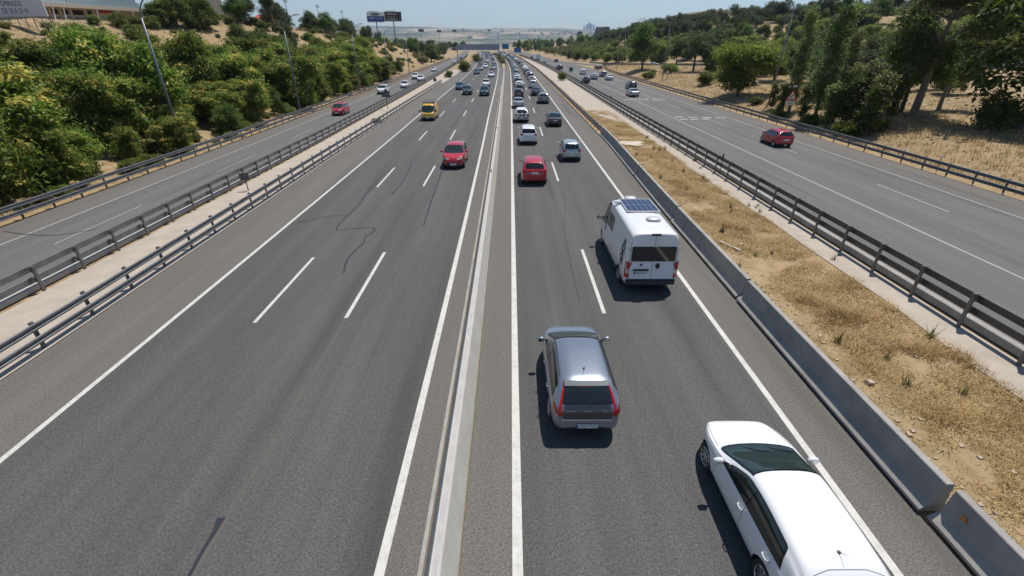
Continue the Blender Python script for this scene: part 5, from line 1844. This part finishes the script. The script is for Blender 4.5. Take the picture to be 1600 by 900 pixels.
# marker posts on the rails
for (u, v, lb) in ((1165, 272, 'thin black marker post on the dark double rail'), (1051, 165, 'small black marker post farther along the dark rail')):
    p = P(u, v)
    s = empty('marker_post', (f_SR(p.y) + .05, p.y, 0), label=lb, cat='marker post')
    b = MB(); b.tube([(0, 0, .0), (0, 0, 1.25)], .025, 6); b.build('stem', M_BLACK, s)
    b = MB(); b.box((0, 0, 1.33), (.10, .05, .30)); b.build('reflector', M_BLACK, s)
p = P(1483, 262)
s = empty('marker_post', (f_RE(35.2) + .2, 35.2, 0), label='small reflector post on the right-hand rail', cat='marker post')
b = MB(); b.tube([(0, 0, 0), (0, 0, 1.15)], .025, 6); b.build('stem', M_BLACK, s)
b = MB(); b.box((0, 0, 1.2), (.16, .05, .14)); b.build('reflector', M_WHITEP, s)
p = P(892, 113)
s = empty('exit_board', (p.x, p.y, 0), label='small green board at the nose of the ramp', cat='sign')
b = MB(); b.box((0, 0, .9), (1.3, .1, 1.3)); b.build('board', mat('sign_green', (.02, .16, .10), .4), s)
for sx in (-.45, .45):
    b = MB(); b.tube([(sx, .1, 0), (sx, .1, 1.2)], .05, 6); b.build('post', M_POLE, s)

# gantry over the left carriageway, seen from behind
gx0, gx1, gd = f_LE(300) - 12.6, f_LR(300) + 2.0, 300
s = empty('sign_gantry', ((gx0 + gx1) / 2, gd, 0), label='grey lattice sign gantry spanning the distant left carriageway', cat='gantry')
ox = (gx0 + gx1) / 2
hw = (gx1 - gx0) / 2
M_LAT = mat('lattice_steel', (.36, .39, .45), .55, metal=.2)
for sx in (-hw, hw):
    b = MB(); b.box((sx, 0, 4.1), (.45, .45, 8.2)); b.build('leg', M_LAT, s)
b = MB()
for z_ in (5.4, 6.8, 8.2):
    b.box((0, 0, z_), (2 * hw, .18, .16)); b.box((0, 1.2, z_), (2 * hw, .18, .16))
n = 22
for k in range(n):
    x0 = -hw + 2 * hw * k / n
    b.box((x0, 0, 6.8), (.12, .12, 2.8))
    b.tube([(x0, 0, 5.4), (x0 + 2 * hw / n, 0, 6.8), (x0, 0, 8.2)], .06, 4)
b.build('truss', M_LAT, s)
for k in range(3):
    b = MB(); b.box((-hw + hw * (2 * k + 1) / 3, 1.45, 6.9), (hw * .66, .1, 2.9)); b.build('sign_panel', mat('panel_back', (.33, .37, .45), .5), s)
for (x, d, w, h_, z_, lb) in ((f_RL(430) + 3, 430, 5.5, 3.6, 6.5, 'far blue direction board over the right carriageway'), (f_RL(400) + 11.5, 400, 5.5, 3.2, 4.2, 'far blue direction board beside the right carriageway')):
    s = empty('direction_sign', (x, d, 0), label=lb, cat='sign')
    b = MB(); b.box((0, 0, z_), (w, .12, h_)); b.build('board', mat('sign_blue', (.03, .14, .36), .4), s)
    for sx in (-1.8, 1.8):
        b = MB(); b.tube([(sx, .15, 0), (sx, .15, z_)], .12, 6); b.build('post', M_POLE, s)

# monopole billboards on the ridge
def billboard(u, v, zc, w, h, label, face, base_v, yaw=0.0):
    """u, v: pixel of the board's centre; zc: its depth; it stands on the hill under it"""
    x = (u - U0) * zc / FPX
    hp = CP * (v - VH) * zc / FPX
    y = (zc - hp * SP) / CP
    z = CAMH - hp
    g = ground_z(x, y)
    s = empty('billboard', (x, y, g), yaw, label=label, cat='billboard')
    zz = z - g
    b = MB(); b.tube([(0, .5, -.5), (0, .5, zz - h / 2)], max(.10, .055 * h), 10); b.build('pole', mat('green_pole', (.07, .10, .085), .55), s)
    b = MB(); b.box((0, .35, zz), (w, .5, h)); bd = b.build('board', face[0], s)
    b = MB(); b.box((0, .2, zz - h / 2 - .18), (w * .96, 1.0, .14)); b.build('catwalk', M_GALV, s)
    b = MB(); b.box((-w * .1, .2, zz + h / 2 + .25), (w * .6, .25, .4)); b.build('lamp_bar', M_WHITEP, s)
    for (kind, *a) in face[1:]:
        if kind == 'box':
            bx_, bz, bw, bh, m = a
            q = MB(); q.box((bx_ * w, .085, zz + bz * h), (bw * w, .03, bh * h)); q.build('printed_area', m, bd)
        else:
            txt, bx_, bz, size, m = a
            q = link('lettering', text_mesh(txt, size * h, m), bd)
            q.rotation_euler = (PI / 2, 0, 0)
            q.location = (bx_ * w, .06, zz + bz * h)
    return s
M_BBLUE = mat('board_blue', (.02, .07, .25), .45)
M_BBROWN = mat('board_brown', (.045, .028, .032), .45)
billboard(587, 26.5, 258, 9.6, 4.7, 'white and blue billboard on a pole on the left ridge', (M_WHITEP, ('box', 0, -.2, .99, .58, M_BBLUE), ('box', -.02, .27, .46, .26, mat('board_slate', (.10, .15, .27), .5)), ('text', 'VENTA', -.22, -.14, .22, M_WHITEP), ('text', '91 810', .2, -.14, .22, M_WHITEP)), 60, .12)
billboard(614, 25.5, 262, 9.6, 4.7, 'dark brown billboard with white lettering on the left ridge', (M_WHITEP, ('box', 0, .0, .97, .94, M_BBROWN), ('text', 'TURMALIA', -.08, .24, .25, M_WHITEP), ('text', 'centro comercial', -.1, -.05, .13, M_WHITEP), ('text', 'A 5 MINUTOS', -.06, -.30, .2, M_WHITEP), ('box', .41, .05, .06, .8, mat('board_grey', (.4, .4, .42), .5))), 60, .12)
for (u, v, zc, w, lb) in ((658, 47.5, 420, 5, 'small dark billboard half hidden on the left ridge'), (686, 48.5, 640, 6, 'tiny far billboard left of the road, first of three'), (710, 48, 680, 6, 'tiny far billboard left of the road, second of three'), (764, 47.5, 820, 5, 'tiny far billboard standing above the vanishing point')):
    billboard(u, v, zc, w, w * .42, lb, (M_SIGNBACK,), 60)

# the advertising hoarding at the top left corner
def corner_board():
    zc = 62.0
    x = (37 - U0) * zc / FPX
    hb = CP * (26 - VH) * zc / FPX
    y = (zc - hb * SP) / CP
    z0 = CAMH - hb
    g = ground_z(x, y)
    s = empty('advertising_hoarding', (x, y, g), -.10, label='white hoarding lettered DOMINGOS DE 10 A 21 H at the top left', cat='billboard')
    zz = z0 - g
    W_, H_ = 7.6, 4.0
    b = MB(); b.box((0, 0, zz + H_ / 2), (W_, .2, H_)); bd = b.build('board', mat('hoarding_sheet', (.56, .57, .62), .5), s)
    for k in range(7):
        b = MB(); b.tube([(-3.6 + 1.2 * k, .25, -.6), (-3.6 + 1.2 * k, .25, zz + .3)], .05, 6); b.build('leg', M_GALV, s)
    for k in range(4):
        b = MB(); b.tube([(-3.3 + 2.1 * k, .25, zz), (-3.3 + 2.1 * k + .5, 2.2, -.4)], .05, 6); b.build('brace', M_GALV, s)
    for txt, bx_, z_, sz in (('DOMINGOS', -1.05, 1.47, .90), ('DE 10 A 21 H', -.62, .62, .90)):
        q = link('lettering', text_mesh(txt, sz, M_INK, .004), bd)
        q.rotation_euler = (PI / 2, 0, 0); q.location = (bx_, -.108, zz + z_); q.scale = (.74, 1, 1)
    q = link('lettering', text_mesh('TAZI ON', .7, mat('faded_ink', (.30, .31, .36), .6), .004), bd)
    q.rotation_euler = (PI / 2, 0, 0); q.location = (-1.6, -.108, zz + 2.28); q.scale = (.8, 1, 1)
    b = MB(); b.box((1.95, -.105, zz + 2.45), (1.25, .012, 1.35)); e = b.build('emblem_panel', mat('emblem_pale_blue', (.42, .58, .76), .5), bd)
    q = link('lettering', text_mesh('A', 1.15, mat('emblem_blue', (.03, .09, .30), .5), .004), e); q.rotation_euler = (PI / 2, 0, 0); q.location = (1.95, -.118, zz + 2.62)
    q = link('lettering', text_mesh('ALDI', .34, mat('emblem_blue'), .004), e); q.rotation_euler = (PI / 2, 0, 0); q.location = (1.95, -.118, zz + 1.98)
corner_board()

# long pale building behind the hoarding
def long_building():
    A, B = Vector((-80.5, 80.0, 0)), Vector((-71.8, 106.0, 0))
    L_ = (B - A).length
    z0 = min(ground_z(A.x, A.y), ground_z(B.x, B.y)) - .6
    s = empty('terrace_building', (A.x, A.y, 0), math.atan2((B - A).y, (B - A).x), label='long pale building with dark openings under a projecting terrace slab', cat='building')
    cream, glassb, green = mat('cream_render', (.50, .42, .32), .85, noise=(1.2, .5, (.42, .35, .27))), mat('pale_glazing', (.36, .46, .50), .08, coat=.5), mat('green_panel', (.012, .085, .045), .4)
    # local x along the facade, +y away from the motorway; the facade looks to -y
    zt = 14.15
    def part(n, c_, d_, m):
        b = MB(); b.box(c_, d_); return b.build(n, m, s)
    part('back_wall', (L_ / 2, 6.0, (z0 + zt) / 2), (L_, 9.0, zt - z0), mat('dark_interior', (.035, .024, .02), .9))
    for zc_, hh in ((z0 + .55, 1.5), (12.75, .42), (13.95, .42)):
        part('wall_band', (L_ / 2, 1.30, zc_ + .2), (L_, .5, hh), cream)
    xs = [0, 2.0, 5.2, 8.4, 11.0, 12.6, 14.2, 16.6, 18.0]
    for x in xs:
        part('pier', (x + .2, 1.26, 13.0), (.45, .5, 2.6), cream)
    part('end_wall', ((18.6 + L_) / 2, 1.28, (z0 + zt) / 2), (L_ - 18.6, .5, zt - z0 - .04), cream)
    for k in range(4):
        part('window', (20.0 + .95 * k, 1.0, 12.7), (.8, .08, 1.1), glassb)
    part('red_sign', (20.4, .98, 13.85), (2.6, .1, .42), mat('shop_red', (.36, .03, .03), .5))
    part('terrace_slab', (L_ / 2 + .4, 1.1, 14.42), (L_ + 2.2, 3.2, .55), mat('slab_render', (.56, .49, .39), .8))
    for x in (10.6, 12.2, 17.5, 21.2, 24.0, 25.8):
        b = MB(); b.tube([(x, -.25, z0), (x + .5, -.25, 14.2)], .11, 8); b.build('column', M_WHITEP, s)
    part('green_wall', (4.5, 1.6, 16.6), (9.2, .3, 3.8), green)
    part('upper_wall', (18.2, 3.2, 16.6), (17.6, 3.0, 3.8), cream)
    for k in range(7):
        pn = part('glazing', (10.6 + 2.35 * k, .2, 15.75), (2.0, .06, 2.0), glassb)
        b = MB(); b.box((10.6 + 2.35 * k + 1.12, .2, 15.9), (.16, .18, 2.4)); b.build('mullion', M_WHITEP, pn)
    part('balustrade', (20.0, -.35, 15.15), (12.0, .06, .9), glassb)
    part('roof', (L_ / 2, 5.0, 18.7), (L_ + 1, 9, .4), mat('slab_render'))
long_building()
def block(u0, u1, v0, v1, zc, depth, label, m, name='building', roof=None, win=0):
    """a plain block whose front runs between two pixels at depth zc and stands on the hill"""
    xa, xb = (u0 - U0) * zc / FPX, (u1 - U0) * zc / FPX
    zt = CAMH - CP * (v0 - VH) * zc / FPX
    y = (zc + (zt - CAMH) * SP) / CP
    zb = min(ground_z(xa, y), ground_z(xb, y)) - 1.0
    s = empty(name, ((xa + xb) / 2, y, zb), label=label, cat='building')
    w, h_ = xb - xa, zt - zb
    b = MB(); b.box((0, depth / 2, h_ / 2), (w, depth, h_)); b.build('wall', m, s)
    if roof:
        b = MB()
        b.add([(-w / 2 - .3, -.4, h_), (w / 2 + .3, -.4, h_), (w / 2 + .3, depth + .4, h_), (-w / 2 - .3, depth + .4, h_), (-w / 2 - .3, depth / 2, h_ + 1.3), (w / 2 + .3, depth / 2, h_ + 1.3)], [(0, 1, 5, 4), (2, 3, 4, 5), (1, 2, 5), (3, 0, 4), (0, 3, 2, 1)])
        b.build('roof', roof, s)
    else:
        b = MB(); b.box((0, depth / 2, h_ + .08), (w + .25, depth + .25, .16)); b.build('parapet', mat('parapet_cap', (.30, .27, .25), .8), s)
    for k in range(win):
        b = MB(); b.box((-w / 2 + w * (k + .5) / win, -.03, h_ * .72), (w / win * .45, .08, .9)); b.build('window', M_GLASS, s)
    return s
M_TAUPE = mat('taupe_render', (.20, .165, .15), .9, noise=(.8, .5, (.17, .14, .125)))
block(236, 312, -14, 12, 128, 10, 'large taupe block above the trees at upper left', M_TAUPE)
block(334, 361, 12, 30, 140, 8, 'windowless taupe block on the dry hilltop', M_TAUPE)
block(398, 419, 29, 38, 165, 7, 'small house with a red roof on the left skyline', mat('house_wall', (.50, .40, .33), .85), 'house', mat('red_roof', (.42, .06, .05), .7), 2)
# trimmed palm
def palm():
    zc = 112.0
    x = (434 - U0) * zc / FPX
    y = zc / CP
    g = ground_z(x, y)
    s = empty('palm_tree', (x, y, g), label='stout palm with a thick brown trunk and clipped crown on the slope', cat='tree')
    b = MB(); b.tube([(0, 0, -1), (-.12, 0, 1.5), (-.35, 0, 3.6), (-.6, 0, 5.6)], [.62, .55, .58, .72], 12); b.build('trunk', mat('palm_trunk', (.15, .09, .06), .9, noise=(5, .9, (.07, .04, .03)), bump=(9, 1.0)), s, smooth=True)
    me = leaves('crown', [(-.65, 0, 6.4, 1.5, 1.5, 1.0), (-.65, 0, 6.9, 1.0, 1.0, .7)], 5200, .55, [ML_DARK], 900, sig=.3, aspect=.14)
    link('crown', me, s)
palm()
for (u, vb, vt, zc, lb) in ((446, 38, 3, 170, 'tall floodlight mast on the left skyline'), (496, 38, 11, 215, 'second floodlight mast on the left skyline'), (534, 40, 19, 260, 'farthest small floodlight mast above the pines')):
    x = (u - U0) * zc / FPX
    zt = CAMH - CP * (vt - VH) * zc / FPX
    y = (zc + (zt - CAMH) * SP) / CP
    g = ground_z(x, y)
    s = empty('floodlight_mast', (x, y, g), label=lb, cat='mast', group='floodlight masts')
    b = MB(); b.tube([(0, 0, -.5), (0, 0, zt - g)], [.22, .12], 8); b.build('mast', M_POLE, s)
    b = MB(); b.box((0, 0, zt - g), (1.7, .4, .22)); b.box((0, 0, zt - g + .55), (1.7, .4, .22)); b.tube([(0, 0, zt - g), (0, 0, zt - g + .6)], .1, 5); b.build('lamp_cluster', M_POLE, s)
# city towers on the horizon and dark bluffs
for k, (u, v, w) in enumerate(((913, 41, 26), (917.5, 38.5, 30), (921, 36.0, 30), (924, 38, 30), (928, 39.5, 34))):
    zc = 7600.0
    x = (u - U0) * zc / FPX
    zt = CAMH - CP * (v - VH) * zc / FPX
    y = (zc + (zt - CAMH) * SP) / CP
    g = ground_z(x, y)
    s = empty('skyscraper', (x, y, g), label='%s faint skyscraper of the distant skyline' % ('leftmost', 'second', 'tallest middle', 'fourth', 'rightmost')[k], cat='skyscraper', group='distant skyscrapers')
    h_ = max(40, zt - g)
    b = MB(); b.box((0, 0, h_ / 2 - 20), (w, w, h_ + 40)); b.build('shaft', mat('tower_glass', (.25, .28, .32), .3), s)
    b = MB(); b.box((0, 0, h_ + 4), (w * .6, w * .6, 12)); b.build('crown', mat('tower_glass'), s)
rf = random.Random(77)
for k in range(60):
    y = rf.uniform(3600, 5600)
    x = rf.uniform(-.10, .16) * y
    g = ground_z(x, y)
    s = empty('apartment_block', (x, y, g), rf.uniform(0, 3), label='tiny pale block of the far town on the hazy hills', cat='building', group='blocks of the far town')
    w_, d_, h_ = rf.uniform(12, 26), rf.uniform(10, 16), rf.uniform(6, 13)
    b = MB(); b.box((0, 0, h_ / 2 - 3), (w_, d_, h_ + 6)); b.build('wall', mat('town_wall_%d' % (k % 3), ((.62, .58, .52), (.50, .40, .33), (.70, .68, .65))[k % 3], .8), s)
    b = MB(); b.box((0, 0, h_ + .8), (w_ + 1, d_ + 1, 1.6)); b.build('roof', mat('town_roof', (.36, .20, .14), .8), s)
def bluff(u, v, zc, w, h_, label, seed):
    x = (u - U0) * zc / FPX
    y = zc / CP
    q = random.Random(seed)
    b = MB()
    n, rings = 14, 5
    for j in range(rings):
        k = j / (rings - 1)
        for i in range(n):
            a = 2 * PI * i / n
            r_ = (1 - .22 * k * k) * q.uniform(.88, 1.1)
            b.v.append((math.cos(a) * w * .5 * r_, math.sin(a) * w * .4 * r_, h_ * k * (q.uniform(.9, 1.05) if j == rings - 1 else 1) - 6))
    for j in range(rings - 1):
        for i in range(n):
            b.f.append((j * n + i, j * n + (i + 1) % n, (j + 1) * n + (i + 1) % n, (j + 1) * n + i))
    b.f.append(tuple((rings - 1) * n + i for i in range(n)))
    b.m = [0] * len(b.f)
    o = b.build('rock_bluff', mat('dark_bluff', (.10, .10, .11), .95, noise=(.05, .7, (.07, .075, .08)), bump=(.2, .8)), label=label, cat='rock')
    o.location = (x, y, ground_z(x, y))
bluff(905, 50, 900, 13, 22, 'small dark bluff on the far right hillside', 4)
bluff(940, 50, 860, 34, 26, 'long dark bluff beside the ridge pines', 6)

# ------------------------------------------------------------------ haze
hz = MB()
hz.box((0, 5300, 160), (17900, 13400, 620))
hm = bpy.data.materials.new('haze_air')
hm.use_nodes = True
nt = hm.node_tree
for nd in list(nt.nodes):
    if nd.type == 'BSDF_PRINCIPLED': nt.nodes.remove(nd)
pv = nt.nodes.new('ShaderNodeVolumePrincipled')
pv.inputs['Color'].default_value = (.58, .76, 1.0, 1)
pv.inputs['Density'].default_value = .000085
pv.inputs['Anisotropy'].default_value = .2
nt.links.new(pv.outputs[0], nt.nodes['Material Output'].inputs['Volume'])
hz.build('haze', hm, kind='stuff', label='thin pale blue summer haze over the whole valley', cat='haze')
